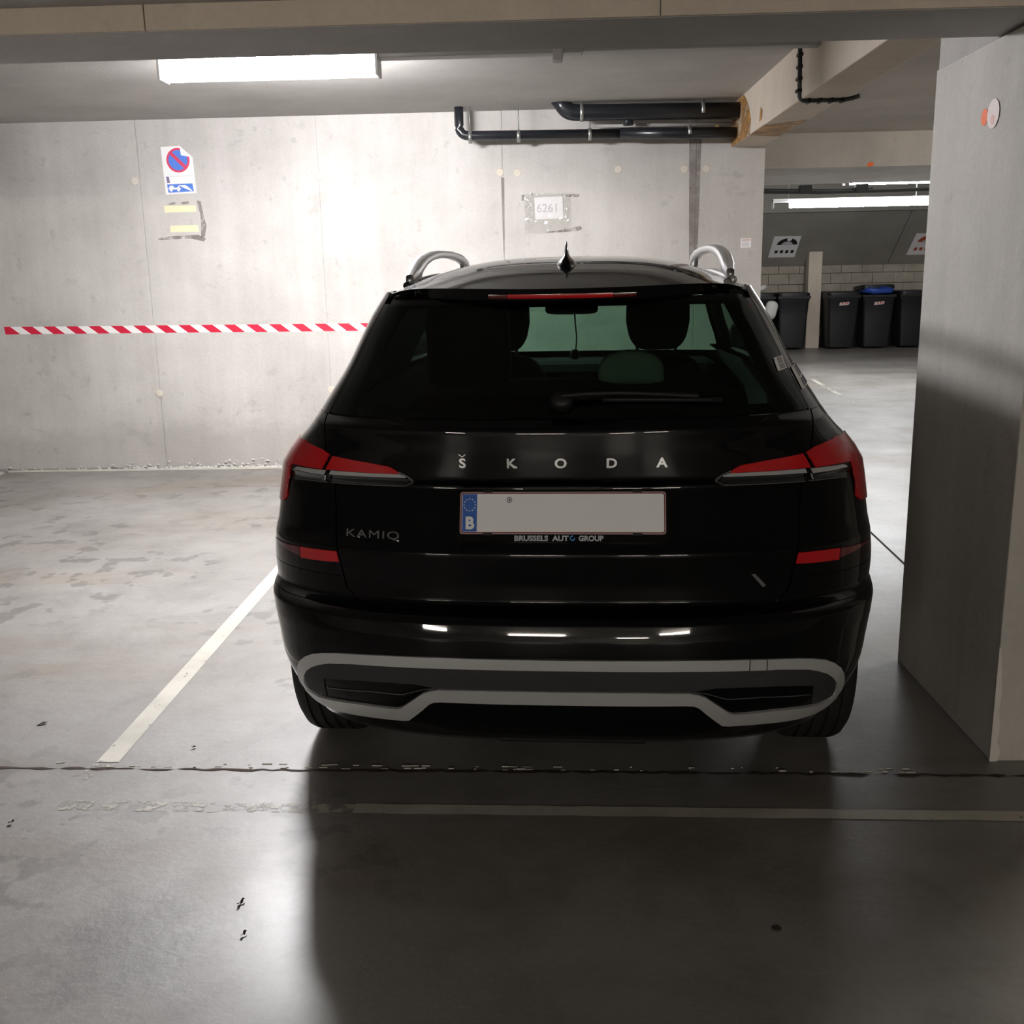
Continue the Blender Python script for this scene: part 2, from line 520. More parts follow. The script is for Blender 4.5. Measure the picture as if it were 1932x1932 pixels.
# each cross beam face: precast pieces with a joint
cross = struct('trim_1', MB().box(-9.2, 9.7, 2.905, 3.25, ZB, ZC + 0.22), M_CEIL)
for x0, x1 in ((-9.2, -5.1), (-5.097, -1.043), (-1.04, 0.303), (0.306, 4.0), (4.003, 9.7)):
    MB().bbox(x0, x1, 2.893, 2.91, ZB + 0.001, ZN + 0.01, 0.0015).build('facing_panel', M_BEAM, cross)
long_beam = struct('trim_2', MB().bbox(1.381, 1.614, 3.25, WY + 0.02, 2.335, ZC + 0.02, 0.006), M_BEAM)
struct('trim_3', MB().box(1.63, 9.7, 9.8, 11.6, 2.335, 3.2), M_FARC)
struct('wall_left', MB().box(-9.4, -9.2, -14.2, 20.7, -0.25, 3.2), M_WALL)
struct('wall_right', MB().box(9.7, 9.9, -14.2, 20.7, -0.25, 3.2), M_FARC)
struct('wall_front', MB().box(-9.4, 9.9, -14.4, -14.2, -0.25, 3.2), M_FARC)
struct('wall_partition', MB().box(1.40, 1.63, WY + 0.27, 20.7, 0.0, 3.2), M_FARC)

# pillar carrying the cross beam
pil = struct('pillar', MB().bbox(1.31, 1.80, 2.888, 3.723, 0.0, 2.08, 0.004), M_PILLAR)
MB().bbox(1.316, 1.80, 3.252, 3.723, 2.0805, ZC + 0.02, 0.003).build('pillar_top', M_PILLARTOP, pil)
# chipped arris low down on the near corner
mb = MB()
prev = None
zs = [0.0, 0.03, 0.06, 0.11, 0.16, 0.22, 0.29, 0.36]
wd = [0.020, 0.028, 0.016, 0.020, 0.013, 0.016, 0.010, 0.003]
vs, fs = [], []
for z, q in zip(zs, wd):
    vs += [(1.3095, 2.888 + q * 0.5, z), (1.309 - 0.002, 2.887 - 0.002, z), (1.31 + q, 2.887, z)]
for i in range(len(zs) - 1):
    fs += [(3 * i, 3 * i + 3, 3 * i + 4, 3 * i + 1), (3 * i + 1, 3 * i + 4, 3 * i + 5, 3 * i + 2)]
mb.add(vs, fs)
mb.build('chipped_edge', M_CHIP, pil)

# floor paint and the movement joint
def floor_strip(name, a, b, width, mat, z=0.0012, step=0.05, rag=0.0):
    a, b = Vector(a), Vector(b)
    d = (b - a)
    k = max(2, int(d.length / step))
    nrm = Vector((-d.y, d.x)).normalized()
    vs, fs = [], []
    for i in range(k + 1):
        p = a + d * i / k
        r0, r1 = random.uniform(-rag, rag), random.uniform(-rag, rag)
        q0, q1 = p + nrm * (width / 2 + r0), p - nrm * (width / 2 + r1)
        vs += [(q0.x, q0.y, z), (q1.x, q1.y, z)]
    fs = [(2 * i, 2 * i + 1, 2 * i + 3, 2 * i + 2) for i in range(k)]
    return MB().add(vs, fs).build(name, mat, floor)
floor_strip('painted_line', (-1.37, 2.90), (-1.386, 7.92), 0.070, M_LINE)
floor_strip('painted_line', (-0.55, 2.613), (7.0, 2.41), 0.052, M_LINE, rag=0.002)
floor_strip('painted_line', (-1.40, 2.634), (-0.55, 2.613), 0.052, M_LINEWORN, rag=0.004)
floor_strip('painted_line', (-1.42, 2.79), (-1.37, 2.90), 0.065, M_LINEWORN, rag=0.008)
floor_strip('painted_line', (-4.32, 7.97), (0.9, 7.99), 0.085, M_LINE, rag=0.003)
floor_strip('painted_line', (-4.32, 7.97), (-4.25, 2.9), 0.07, M_LINE)
floor_strip('painted_line', (3.60, 14.2), (3.40, 11.6), 0.06, M_LINEWORN)
floor_strip('painted_line', (1.72, 3.9), (1.90, 7.6), 0.012, M_SOIL)
floor_strip('movement_joint', (-7.0, 2.99), (7.0, 2.66), 0.010, M_SOIL, 0.0016, 0.03, 0.006)
# crumbled lip along the joint
mb = MB()
for i in range(70):
    x = random.choice((random.uniform(-1.6, 0.1), random.uniform(-0.2, 1.1)))
    y = 2.85 - 0.0236 * x + random.choice((-1, 1)) * random.uniform(0.006, 0.014)
    L, W_ = random.uniform(0.004, 0.028), random.uniform(0.0015, 0.004)
    mb.box(x, x + L, y, y + W_, 0.0, random.uniform(0.001, 0.003))
tag(mb.build('joint_crumbs', M_CHIP, floor), kind='stuff')
# salt crust and crumbs along the wall foot
mb = MB()
for i in range(420):
    x = random.gauss(-2.45, 0.55) if i % 3 else random.uniform(-5.5, 0.8)
    h = abs(random.gauss(0, 0.028)) if i % 3 else abs(random.gauss(0, 0.012))
    s_ = random.uniform(0.006, 0.022)
    y = WY - random.uniform(0.004, 0.05)
    z = h if y > WY - 0.02 else 0.0
    mb.add([(x - s_, y, z), (x + s_ * 0.8, y - s_ * 0.4, z), (x, min(y + s_ * 0.3, WY - 0.001), z), (x + random.uniform(-.3, .3) * s_, y - s_ * 0.2, z + s_ * random.uniform(0.4, 0.9))],
           [(0, 1, 2), (0, 1, 3), (1, 2, 3), (2, 0, 3)])
tag(mb.build('salt_crust', M_CRUMB), 'white salt crust and crumbs along the foot of the end wall', 'crust', kind='stuff')

# ================================================================== FAR END: block wall, stair soffit, column
wall_far = struct('wall_far', MB().box(1.6, 9.7, 20.40, 20.6, 0.0, 3.2), M_MORTAR)
blk = None
for r in range(8):
    z0 = 0.0 + r * 0.197
    x = 1.9 - (0.2 if r % 2 else 0.0)
    while x < 9.4:
        if blk is None:
            blk = MB().bbox(-0.193, 0.193, -0.045, 0.045, -0.0935, 0.0935, 0.006).build('block', M_BLOCK, wall_far)
            o = blk
        else:
            o = blk.copy()
            COL.objects.link(o)
        o.location = (x + 0.195, 20.40 + random.uniform(-0.006, 0.006), z0 + 0.0985)
        x += 0.392
SL = 0.75
def sz(y):
    return 1.553 + SL * (20.3 - y)
mb = MB()
for x0, x1 in ((1.63, 6.46), (6.475, 9.7)):
    ya, yb = 19.13, 20.34
    vs = [(x, y, sz(y) + t) for t in (0.0, 0.22) for y in (ya, yb) for x in (x0, x1)]
    mb.add(vs, [(0, 2, 3, 1), (4, 5, 7, 6), (0, 1, 5, 4), (2, 6, 7, 3), (0, 4, 6, 2), (1, 3, 7, 5)])
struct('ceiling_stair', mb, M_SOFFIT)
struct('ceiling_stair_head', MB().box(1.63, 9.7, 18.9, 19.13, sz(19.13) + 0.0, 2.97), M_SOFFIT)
col_f = struct('column', MB().bbox(4.90, 5.15, 19.93, 20.18, 0.0, 1.78, 0.012), M_BEAM)

# ================================================================== LAMPS
def opal(mb, x0, x1, hw, z0, z1):
    """three-sided opal trough with sloping sides"""
    q = hw * 0.72
    vs = [(x, y, z) for x in (x0, x1) for y, z in ((-hw, z1), (-q, z0), (q, z0), (hw, z1))]
    return mb.add(vs, [(0, 1, 5, 4), (1, 2, 6, 5), (2, 3, 7, 6)])
def lamp(name, x0, x1, y, z_top, label, group, tube_mat, hw=0.05, tall=0.06, t0=None, t1=None, hang=None, ceil=ZC, dim=None):
    """batten luminaire along X: housing, end caps, glowing opal cover, hangers"""
    t0 = x0 + 0.02 if t0 is None else t0
    t1 = x1 - 0.02 if t1 is None else t1
    cx = (x0 + x1) / 2
    r = empty(name, (cx, y, z_top), 0, label, 'lamp', group)
    MB().bbox(x0 - cx, x1 - cx, -hw * 0.8, hw * 0.8, -0.04, 0.0, 0.006).build('lamp_housing', M_HOUSING, r)
    opal(MB(), t0 - cx, t1 - cx, hw, -0.04 - tall, -0.04).build('opal_cover', tube_mat, r)
    for xa, xb in ((x0 + 0.012, t0 - 0.002), (t1 + 0.002, x1 - 0.012)):
        if dim and xb - xa > 0.05:
            opal(MB(), xa - cx, xb - cx, hw, -0.04 - tall, -0.04).build('added_glare_end', dim, r)
    for xx in (x0, x1 - 0.012):
        MB().box(xx - cx, xx - cx + 0.012, -hw, hw, -0.045 - tall, 0.0).build('end_cap', M_HOUSING, r)
    if hang:
        for xx in hang:
            MB().tube([(xx - cx, 0, 0.0), (xx - cx, 0, ceil - z_top)], 0.004, 6).build('hanger', M_ZINC, r)
    return r
M_GLAREEND = glow('glare_end_glow', (0.97, 0.985, 1.0), 14.0)  # dim glowing ends added to widen the lamp's white glare
M_GLAREEND.cycles.emission_sampling = 'NONE'
lamp('ceiling_lamp', -1.95, -0.83, 5.60, 2.59, 'glaring white opal lamp under the bay ceiling left of the car', None, M_TUBE, 0.07, 0.10, -1.69, -1.09, (-1.85, -0.93), ZC, M_GLAREEND)
# unlit trunking continuing to the right
r = empty('lamp_trunking', (-0.24, 5.60, 2.58), 0, 'unlit grey lamp trunking running along the ceiling right of the glaring lamp', 'trunking')
MB().bbox(-0.59, 0.44, -0.045, 0.045, -0.055, 0.03, 0.006).build('channel', M_GREYPIPE, r)
MB().bbox(0.29, 0.34, -0.052, 0.052, -0.085, 0.03, 0.006).build('coupler', M_CEIL, r)
MB().bbox(0.44, 1.66, -0.04, 0.04, -0.050, 0.03, 0.006).build('channel', M_GREYPIPE, r)
# far aisle
lamp('strip_lamp', 2.90, 4.96, 13.8, 2.33, 'long lit strip lamp, lower of the two bright strips above the bins', 'lit strips above the bins', M_TUBEFAR, 0.05, 0.07, 3.12, 4.94, hang=(3.1, 4.7), ceil=2.95)
lamp('strip_lamp', 3.62, 5.10, 13.2, 2.53, 'lit strip lamp, upper and shorter of the two bright strips', 'lit strips above the bins', M_TUBEFAR, 0.05, 0.05, 3.70, 5.08, hang=(3.8, 4.9), ceil=2.95)
lamp('strip_lamp', 4.6, 6.0, 6.3, 2.60, 'strip lamp on the bay ceiling right of the pillar', 'aisle strip lamps', M_TUBEBACK)
# over the aisle behind the photographer
for x0, y, t in ((-5.6, -8.4, 'leftmost'), (-2.2, -9.0, 'left'), (1.6, -9.0, 'right'), (0.2, -12.0, 'farthest')):
    lamp('strip_lamp', x0, x0 + 1.26, y, 2.13, 'strip lamp over the aisle, %s one behind the viewer' % t, 'aisle strip lamps', M_TUBEBACK, hang=(x0 + 0.2, x0 + 1.06), ceil=ZN)

# ================================================================== PIPES AND CABLES
def arc_path(pts, rad=0.06, k=6):
    """rounded polyline"""
    out = [Vector(pts[0])]
    for i in range(1, len(pts) - 1):
        a, b, c = Vector(pts[i - 1]), Vector(pts[i]), Vector(pts[i + 1])
        p0 = b + (a - b).normalized() * rad
        p1 = b + (c - b).normalized() * rad
        for j in range(k + 1):
            t = j / k
            out.append(p0 * (1 - t) ** 2 + b * 2 * t * (1 - t) + p1 * t * t)
    out.append(Vector(pts[-1]))
    return out
pr = empty('drain_pipe', (-0.60, 7.85, 2.63), 0, 'thin black drain pipe dropping from the ceiling and running right along the wall', 'pipe')
def pbuild(mb, name, mat, root, smooth=True):
    o = mb.build(name, mat, root, smooth)
    o.matrix_parent_inverse = Matrix.Translation(root.location).inverted()
    return o
pbuild(MB().tube(arc_path([(-0.608, 7.86, 2.63), (-0.608, 7.86, 2.435), (0.55, 7.86, 2.424)], 0.07), 0.033, 16), 'pipe_run', M_PIPE, pr)
pbuild(MB().tube([(0.545, 7.86, 2.424), (1.375, 7.86, 2.410)], 0.040, 16), 'pipe_sleeve', M_PIPE, pr)
for x in (-0.53, -0.18, 0.332, 1.043):
    pbuild(MB().tube([(x, 7.86, 2.46), (x, 7.86, 2.63)], 0.004, 6), 'hanger_rod', M_ZINC, pr)
    pbuild(MB().tube([(x - 0.012, 7.86, 2.424), (x + 0.012, 7.86, 2.424)], 0.043, 16), 'clamp', M_ZINC, pr)
pr = empty('waste_pipe', (0.10, 7.80, 2.63), 0, 'thick black waste pipe hung close under the ceiling above the thin one', 'pipe')
pbuild(MB().tube(arc_path([(0.10, 7.78, 2.66), (0.17, 7.78, 2.565), (0.30, 7.78, 2.560), (1.375, 7.78, 2.548)], 0.05), 0.056, 18), 'pipe_run', M_PIPE, pr)
pbuild(MB().tube([(0.60, 7.80, 2.47), (0.60, 7.80, 2.52)], 0.035, 14), 'branch', M_PIPE, pr)
for x in (0.27, 1.12):
    pbuild(MB().tube([(x - 0.012, 7.78, 2.559), (x + 0.012, 7.78, 2.559)], 0.060, 18), 'clamp', M_ZINC, pr)
    pbuild(MB().tube([(x, 7.78, 2.60), (x, 7.78, 2.63)], 0.005, 6), 'hanger_rod', M_ZINC, pr)
pr = empty('water_pipe', (0.30, 7.92, 2.49), 0, 'slim pale water pipe between the two black pipes', 'pipe')
pbuild(MB().tube([(0.32, 7.93, 2.487), (1.375, 7.93, 2.482)], 0.012, 10), 'pipe_run', M_GREYPIPE, pr)
pbuild(MB().bbox(1.235, 1.262, 7.90, 7.925, 2.42, 2.475, 0.004), 'valve', principled('brass', (0.55, 0.40, 0.16), 0.4, 0.6), pr)
# conduit round the long beam
pr = empty('cable_conduit', (1.381, 5.95, 2.34), 0, 'dark cable conduit clipped down and under the long concrete beam', 'cable')
pbuild(MB().tube(arc_path([(1.372, 5.97, 2.62), (1.372, 5.94, 2.327), (1.63, 5.94, 2.327), (1.69, 5.94, 2.345)], 0.035), 0.012, 10), 'cable', M_CABLE, pr)
for z in (2.56, 2.50, 2.44, 2.38):
    pbuild(MB().bbox(1.357, 1.383, 5.925, 5.985, z - 0.008, z + 0.008, 0.002), 'clip', M_DARKPL, pr, False)
for x in (1.42, 1.48, 1.54, 1.60):
    pbuild(MB().bbox(x - 0.008, x + 0.008, 5.91, 5.97, 2.312, 2.337, 0.002), 'clip', M_DARKPL, pr, False)
# pipes in front of the far strips
pr = empty('pipe_bundle', (2.7, 12.6, 2.33), 0, 'dark sagging cable and pipe crossing in front of the bright strips', 'pipe')
pbuild(MB().tube([(1.64, 12.6, 2.345), (2.6, 12.6, 2.335), (3.2, 12.6, 2.318), (4.0, 12.6, 2.322), (5.2, 12.6, 2.34), (7.0, 12.6, 2.36)], 0.022, 10), 'pipe_run', M_CABLE, pr)
pbuild(MB().tube([(1.64, 12.62, 2.37), (2.5, 12.62, 2.36), (3.3, 12.62, 2.34), (3.8, 12.62, 2.345)], 0.018, 10), 'cable', M_CABLE, pr)
for x in (3.02, 3.66):
    pbuild(MB().bbox(x - 0.07, x + 0.07, 12.55, 12.65, 2.315, 2.40, 0.008), 'junction_box', M_CABLE, pr, False)

# rust stain running down the beam end, above the pipes
mb = MB()
def beam_face(a, b, h):
    return (1.381 - 0.0008 - h, a, b)
poly = [(8.06, 2.625), (7.62, 2.628), (7.55, 2.60), (7.42, 2.52), (7.34, 2.43), (7.36, 2.336), (8.06, 2.336)]
mb.prism(poly, beam_face, 0.0, 0.0006)
mb.build('rust_stain', M_STAINR, long_beam)
mb = MB()
mb.prism([(7.02, 2.46), (6.95, 2.43), (6.97, 2.38), (7.06, 2.37)], beam_face, 0.0, 0.0006)
mb.build('rust_stain', M_STAINR, long_beam)
mb = MB()
mb.add([(1.383, 6.9, 2.3342), (1.612, 6.7, 2.3342), (1.612, 7.5, 2.3342), (1.383, 7.4, 2.3342)], [(0, 1, 2, 3)])
mb.build('rust_stain', M_STAINR, long_beam)

# ================================================================== SIGNS, TAPE, STICKERS
def on_wall(a, b, h):
    return (a, WY - 0.0008 - h, b)
def wall_poly(name, poly, h0, h1, mat, parent, mb=None):
    return MB().prism(poly, lambda a, b, h: on_wall(a, b, h), h0, h1).build(name, mat, parent)
# no-parking / tow-away sign, top right corner folded over
sg = empty('no_parking_sign', (-2.75, WY, 2.09), 0, 'no-parking and tow-away sticker sign with a folded corner on the end wall', 'sign')
def sbuild(name, poly, h0, h1, mat, root=sg):
    o = wall_poly(name, poly, h0, h1, mat, root)
    o.matrix_parent_inverse = Matrix.Translation(root.location).inverted()
    return o
sh = lambda x, z: (x + 0.035 * (2.435 - z) * 0.25, z)
sbuild('sign_sheet', [sh(-2.869, 2.435), sh(-2.725, 2.44), sh(-2.635, 2.358), (-2.626, 2.100), (-2.860, 2.093)], 0.0, 0.002, M_WHITE)
cxs, czs, rs_ = -2.745, 2.338, 0.088
sbuild('red_disc', circle(cxs, czs, rs_, 40), 0.002, 0.0026, M_SIGNRED)
for s in (1, -1):
    pts = [(cxs + 0.072 * math.cos(a), czs + 0.072 * math.sin(a)) for a in [math.radians(-45 + s * 90 + d) for d in range(-80, 81, 8)]]
    sbuild('blue_segment', pts, 0.0026, 0.0031, M_SIGNBLUE)
sbuild('folded_corner', [(-2.725, 2.438), (-2.718, 2.372), (-2.665, 2.362), (-2.636, 2.357)], 0.004, 0.0048, M_WHITE)
sbuild('blue_panel', [(-2.845, 2.166), (-2.650, 2.170), (-2.644, 2.112), (-2.838, 2.106)], 0.002, 0.0026, M_SIGNBLUE)
sbuild('code_strip', [(-2.848, 2.222), (-2.826, 2.222), (-2.820, 2.178), (-2.842, 2.176)], 0.002, 0.0026, principled('faded_violet', (0.20, 0.15, 0.27), 0.6))
sbuild('rule_line', [(-2.820, 2.224), (-2.652, 2.227), (-2.652, 2.224), (-2.820, 2.221)], 0.002, 0.0024, M_FAINT)
tow = MB()
fn = lambda a, b, h: on_wall(a, b, h)
tow.prism([(-2.834, 2.128), (-2.742, 2.128), (-2.742, 2.140), (-2.790, 2.142), (-2.800, 2.156), (-2.822, 2.156), (-2.834, 2.140)], fn, 0.0026, 0.0031)
tow.prism([(-2.775, 2.138), (-2.748, 2.162), (-2.740, 2.158), (-2.762, 2.136)], fn, 0.0026, 0.0031)
tow.prism([(-2.745, 2.158), (-2.708, 2.160), (-2.686, 2.146), (-2.655, 2.118), (-2.664, 2.115), (-2.735, 2.146)], fn, 0.0026, 0.0031)
for x in (-2.816, -2.760):
    tow.prism(circle(x, 2.124, 0.011, 16), fn, 0.0026, 0.0032)
o = tow.build('tow_truck_pictogram', M_WHITE, sg)
o.matrix_parent_inverse = Matrix.Translation(sg.location).inverted()
# remains of a notice: two cream tape strips and glue residue
tr = empty('torn_notice_remains', (-2.75, WY, 1.75), 0, 'two cream tape strips with grey glue residue below the no-parking sign', 'tape')
sbuild('tape_strip', [(-2.884, 2.013), (-2.642, 2.010), (-2.640, 1.964), (-2.880, 1.962)], 0.0, 0.0012, M_YTAPE, tr)
sbuild('tape_strip', [(-2.848, 1.866), (-2.636, 1.866), (-2.632, 1.818), (-2.852, 1.818)], 0.0, 0.0012, M_YTAPE, tr)
sbuild('glue_residue', [(-2.63, 2.045), (-2.60, 2.04), (-2.585, 1.93), (-2.57, 1.86), (-2.59, 1.78), (-2.62, 1.77), (-2.612, 1.86), (-2.61, 1.94)], 0.0, 0.0008, M_RESID, tr)
sbuild('glue_residue', [(-2.95, 1.775), (-2.83, 1.790), (-2.64, 1.795), (-2.58, 1.765), (-2.60, 1.745), (-2.70, 1.768), (-2.95, 1.762)], 0.0, 0.0008, M_RESID, tr)
sbuild('glue_residue', [(-2.84, 2.035), (-2.69, 2.04), (-2.69, 2.022), (-2.85, 2.018)], 0.0, 0.0008, M_RESID, tr)
# barrier tape stuck along the wall: parallelogram stripes
def tz(x):
    return 1.102 - 0.0079 * (x + 4.227)
mb = MB()
x = -4.235
H2 = 0.029
lean = 0.074
xe = -0.95
per = 0.1775
i = 0
while x < xe:
    for wd_, mi in ((0.092, 1), (per - 0.092, 0)):
        xa, xb = x, min(x + wd_, xe)
        la = lean
        if i == 0 and mi == 1:
            pts = [(xa + 0.0, tz(xa) + H2), (xb - 0.012, tz(xb) + H2), (xb + la * 0.72, tz(xb) - H2), (xa + 0.012, tz(xa) - H2)]
            pts = [(xa, tz(xa) + H2), (xa + 0.05, tz(xa) + H2), (xa + 0.05 + la, tz(xa) - H2), (xa + 0.008, tz(xa) - H2)]
            xa0 = xa + 0.05
            wd_ = 0.05
        else:
            pts = [(xa, tz(xa) + H2), (xb, tz(xb) + H2), (xb + la, tz(xb) - H2), (xa + la, tz(xa) - H2)]
        mb.add([on_wall(a, b, 0.0006) for a, b in pts] + [on_wall(a, b, 0.0) for a, b in pts], [(3, 2, 1, 0), (0, 1, 5, 4), (1, 2, 6, 5), (2, 3, 7, 6), (3, 0, 4, 7)], mi)
        x += wd_
        i += 1
tag(mb.build('barrier_tape', [M_TAPEWHITE, M_TAPERED]), 'red and white striped barrier tape stuck across the end wall behind the car', 'tape')
# plastic sleeve with a faded paper number
nt = empty('paper_notice', (0.03, WY, 1.75), 0, 'crumpled clear plastic sleeve holding a faded white paper number on the wall', 'notice')
sbuild('paper', [(-0.076, 2.010), (0.135, 2.016), (0.140, 1.858), (-0.071, 1.853)], 0.002, 0.003, M_PAPER, nt)
vs, fs = text_geo('6261', 0.085, 0.001, 0.0)
o = MB().add([on_wall(-0.062 + a, 1.905 + b, 0.0035) for a, b, c in vs], fs).build('faded_number', M_FAINT, nt)
o.matrix_parent_inverse = Matrix.Translation(nt.location).inverted()
# sleeve: a crinkled sheet
nx_, nz_ = 16, 14
vs, fs = [], []
for jz in range(nz_ + 1):
    for jx in range(nx_ + 1):
        u_, v_ = jx / nx_, jz / nz_
        vs.append(on_wall(-0.147 + 0.345 * u_ + random.uniform(-.004, .004), 1.752 + 0.285 * v_ + random.uniform(-.004, .004), 0.005 + random.uniform(0, 0.009)))
for jz in range(nz_):
    for jx in range(nx_):
        a = jz * (nx_ + 1) + jx
        fs += [(a, a + 1, a + nx_ + 2), (a, a + nx_ + 2, a + nx_ + 1)]
o = MB().add(vs, fs).build('plastic_sleeve', M_SLEEVE, nt)
o.matrix_parent_inverse = Matrix.Translation(nt.location).inverted()
# crinkled tape bits catching the lamp
mb = MB()
for k in range(46):
    e_ = random.random()
    if e_ < 0.4:
        px_, pz_ = random.uniform(-0.15, -0.09), random.uniform(1.76, 2.04)
    elif e_ < 0.65:
        px_, pz_ = random.uniform(0.13, 0.19), random.uniform(1.82, 2.04)
    else:
        px_, pz_ = random.uniform(-0.13, 0.18), random.choice((random.uniform(1.75, 1.83), random.uniform(2.02, 2.05)))
    q = random.uniform(0.006, 0.017)
    mb.add([on_wall(px_ + random.uniform(-q, q), pz_ + random.uniform(-q, q), 0.014 + random.uniform(0, 0.004)) for _ in range(3)], [(0, 1, 2)])
o = mb.build('crinkled_tape', M_WHITE, nt)
o['kind'] = 'stuff'
o.matrix_parent_inverse = Matrix.Translation(nt.location).inverted()
sbuild('glue_residue', [(-0.01, 1.756), (0.13, 1.775), (0.27, 1.80), (0.28, 1.775), (0.24, 1.762), (0.06, 1.756)], 0.0, 0.0008, M_RESID, nt)
sbuild('glue_residue', [(0.16, 2.022), (0.22, 2.032), (0.26, 2.028), (0.255, 2.008), (0.17, 2.010)], 0.0, 0.0008, M_RESID, nt)
sbuild('glue_residue', [(-0.17, 2.03), (-0.15, 2.035), (-0.155, 1.99), (-0.172, 1.99)], 0.0, 0.0008, M_RESID, nt)
# small white label by the wall end
sl = empty('small_label', (1.507, WY, 1.615), 0, 'small white paper label with a faded red heading near the wall end', 'label')
sbuild('label_paper', [(1.468, 1.683), (1.546, 1.684), (1.546, 1.616), (1.468, 1.614)], 0.0, 0.001, M_PAPER, sl)
sbuild('red_heading', [(1.478, 1.676), (1.539, 1.677), (1.539, 1.667), (1.478, 1.666)], 0.001, 0.0014, M_PALERED, sl)
for z in (1.657, 1.647, 1.637, 1.627):
    sbuild('text_line', [(1.480, z + 0.002), (1.530, z + 0.002), (1.530, z - 0.002), (1.480, z - 0.002)], 0.001, 0.0013, M_FAINT, sl)
# round sticker over an orange dot on the pillar
st = empty('round_sticker', (1.31, 3.23, 1.83), 0, 'round pale sticker overlapping an orange spot on the pillar side', 'sticker')
def pbp(name, poly, h0, h1, mat):
    o = MB().prism(poly, lambda a, b, h: (1.31 - 0.0005 - h, a, b), h0, h1).build(name, mat, st)
    o.matrix_parent_inverse = Matrix.Translation(st.location).inverted()
    return o
pbp('sticker_disc', circle(3.232, 1.874, 0.041, 36), 0.0015, 0.0025, M_DISC)
pbp('orange_spot', circle(3.296, 1.873, 0.024, 24) , 0.0, 0.001, M_ORANGE)
pbp('faded_mark', circle(3.232, 1.858, 0.014, 16), 0.0025, 0.0029, principled('faded_pink', (0.72, 0.45, 0.40), 0.6))
tag(MB().prism([(2.885, 2.352), (2.905, 2.372), (2.935, 2.370), (2.95, 2.352), (2.925, 2.335), (2.89, 2.338)], lambda a, b, h: (a, 9.8 - 0.0005 - h, b), 0.0, 0.002).build('orange_mark', M_ORANGE),
    'small orange paint mark on the far cross beam above the strips', 'paint mark')
# signs on the stair soffit above the bins
def soffit(a, s, h):
    """a = x, s = distance down the slope from y 19.63"""
    c, sn = 1 / math.hypot(1, SL), SL / math.hypot(1, SL)
    y = 19.63 + s * c
    return (a, y - h * sn, sz(y) - h * c - 0.0008)
def soffit_sign(x0, ink, label):
    y0 = 19.63
    r = empty('bin_area_sign', soffit(x0 + 0.25, 0.61, 0), 0, label, 'sign', 'signs on the slanted soffit')
    def b_(name, poly, h0, h1, mat):
        o = MB().prism(poly, soffit, h0, h1).build(name, mat, r)
        o.matrix_parent_inverse = Matrix.Translation(r.location).inverted()
        return o
    b_('sign_sheet', [(x0, 0.0), (x0 + 0.49, 0.0), (x0 + 0.49, 0.61), (x0, 0.61)], 0.0, 0.003, M_PAPER)
    b_('half_disc', circle(x0 + 0.275, 0.24, 0.185, 28, PI, 2 * PI), 0.003, 0.004, ink)
    b_('arch_cut', circle(x0 + 0.275, 0.25, 0.105, 20, PI, 2 * PI), 0.004, 0.005, M_FAINT)
    b_('knob', circle(x0 + 0.295, 0.09, 0.045, 16), 0.0045, 0.0055, M_PAPER)
    for k in range(4):
        xx = x0 + 0.09 + k * 0.098
        b_('square', [(xx, 0.40), (xx + 0.055, 0.40), (xx + 0.055, 0.485), (xx, 0.485)], 0.003, 0.004, ink)
soffit_sign(4.18, M_INK, 'white sign with a black half disc and four black squares above the bins')
soffit_sign(6.74, principled('sign_brick_red', (0.42, 0.07, 0.04), 0.6), 'white sign with red half disc and red squares beside the pillar')

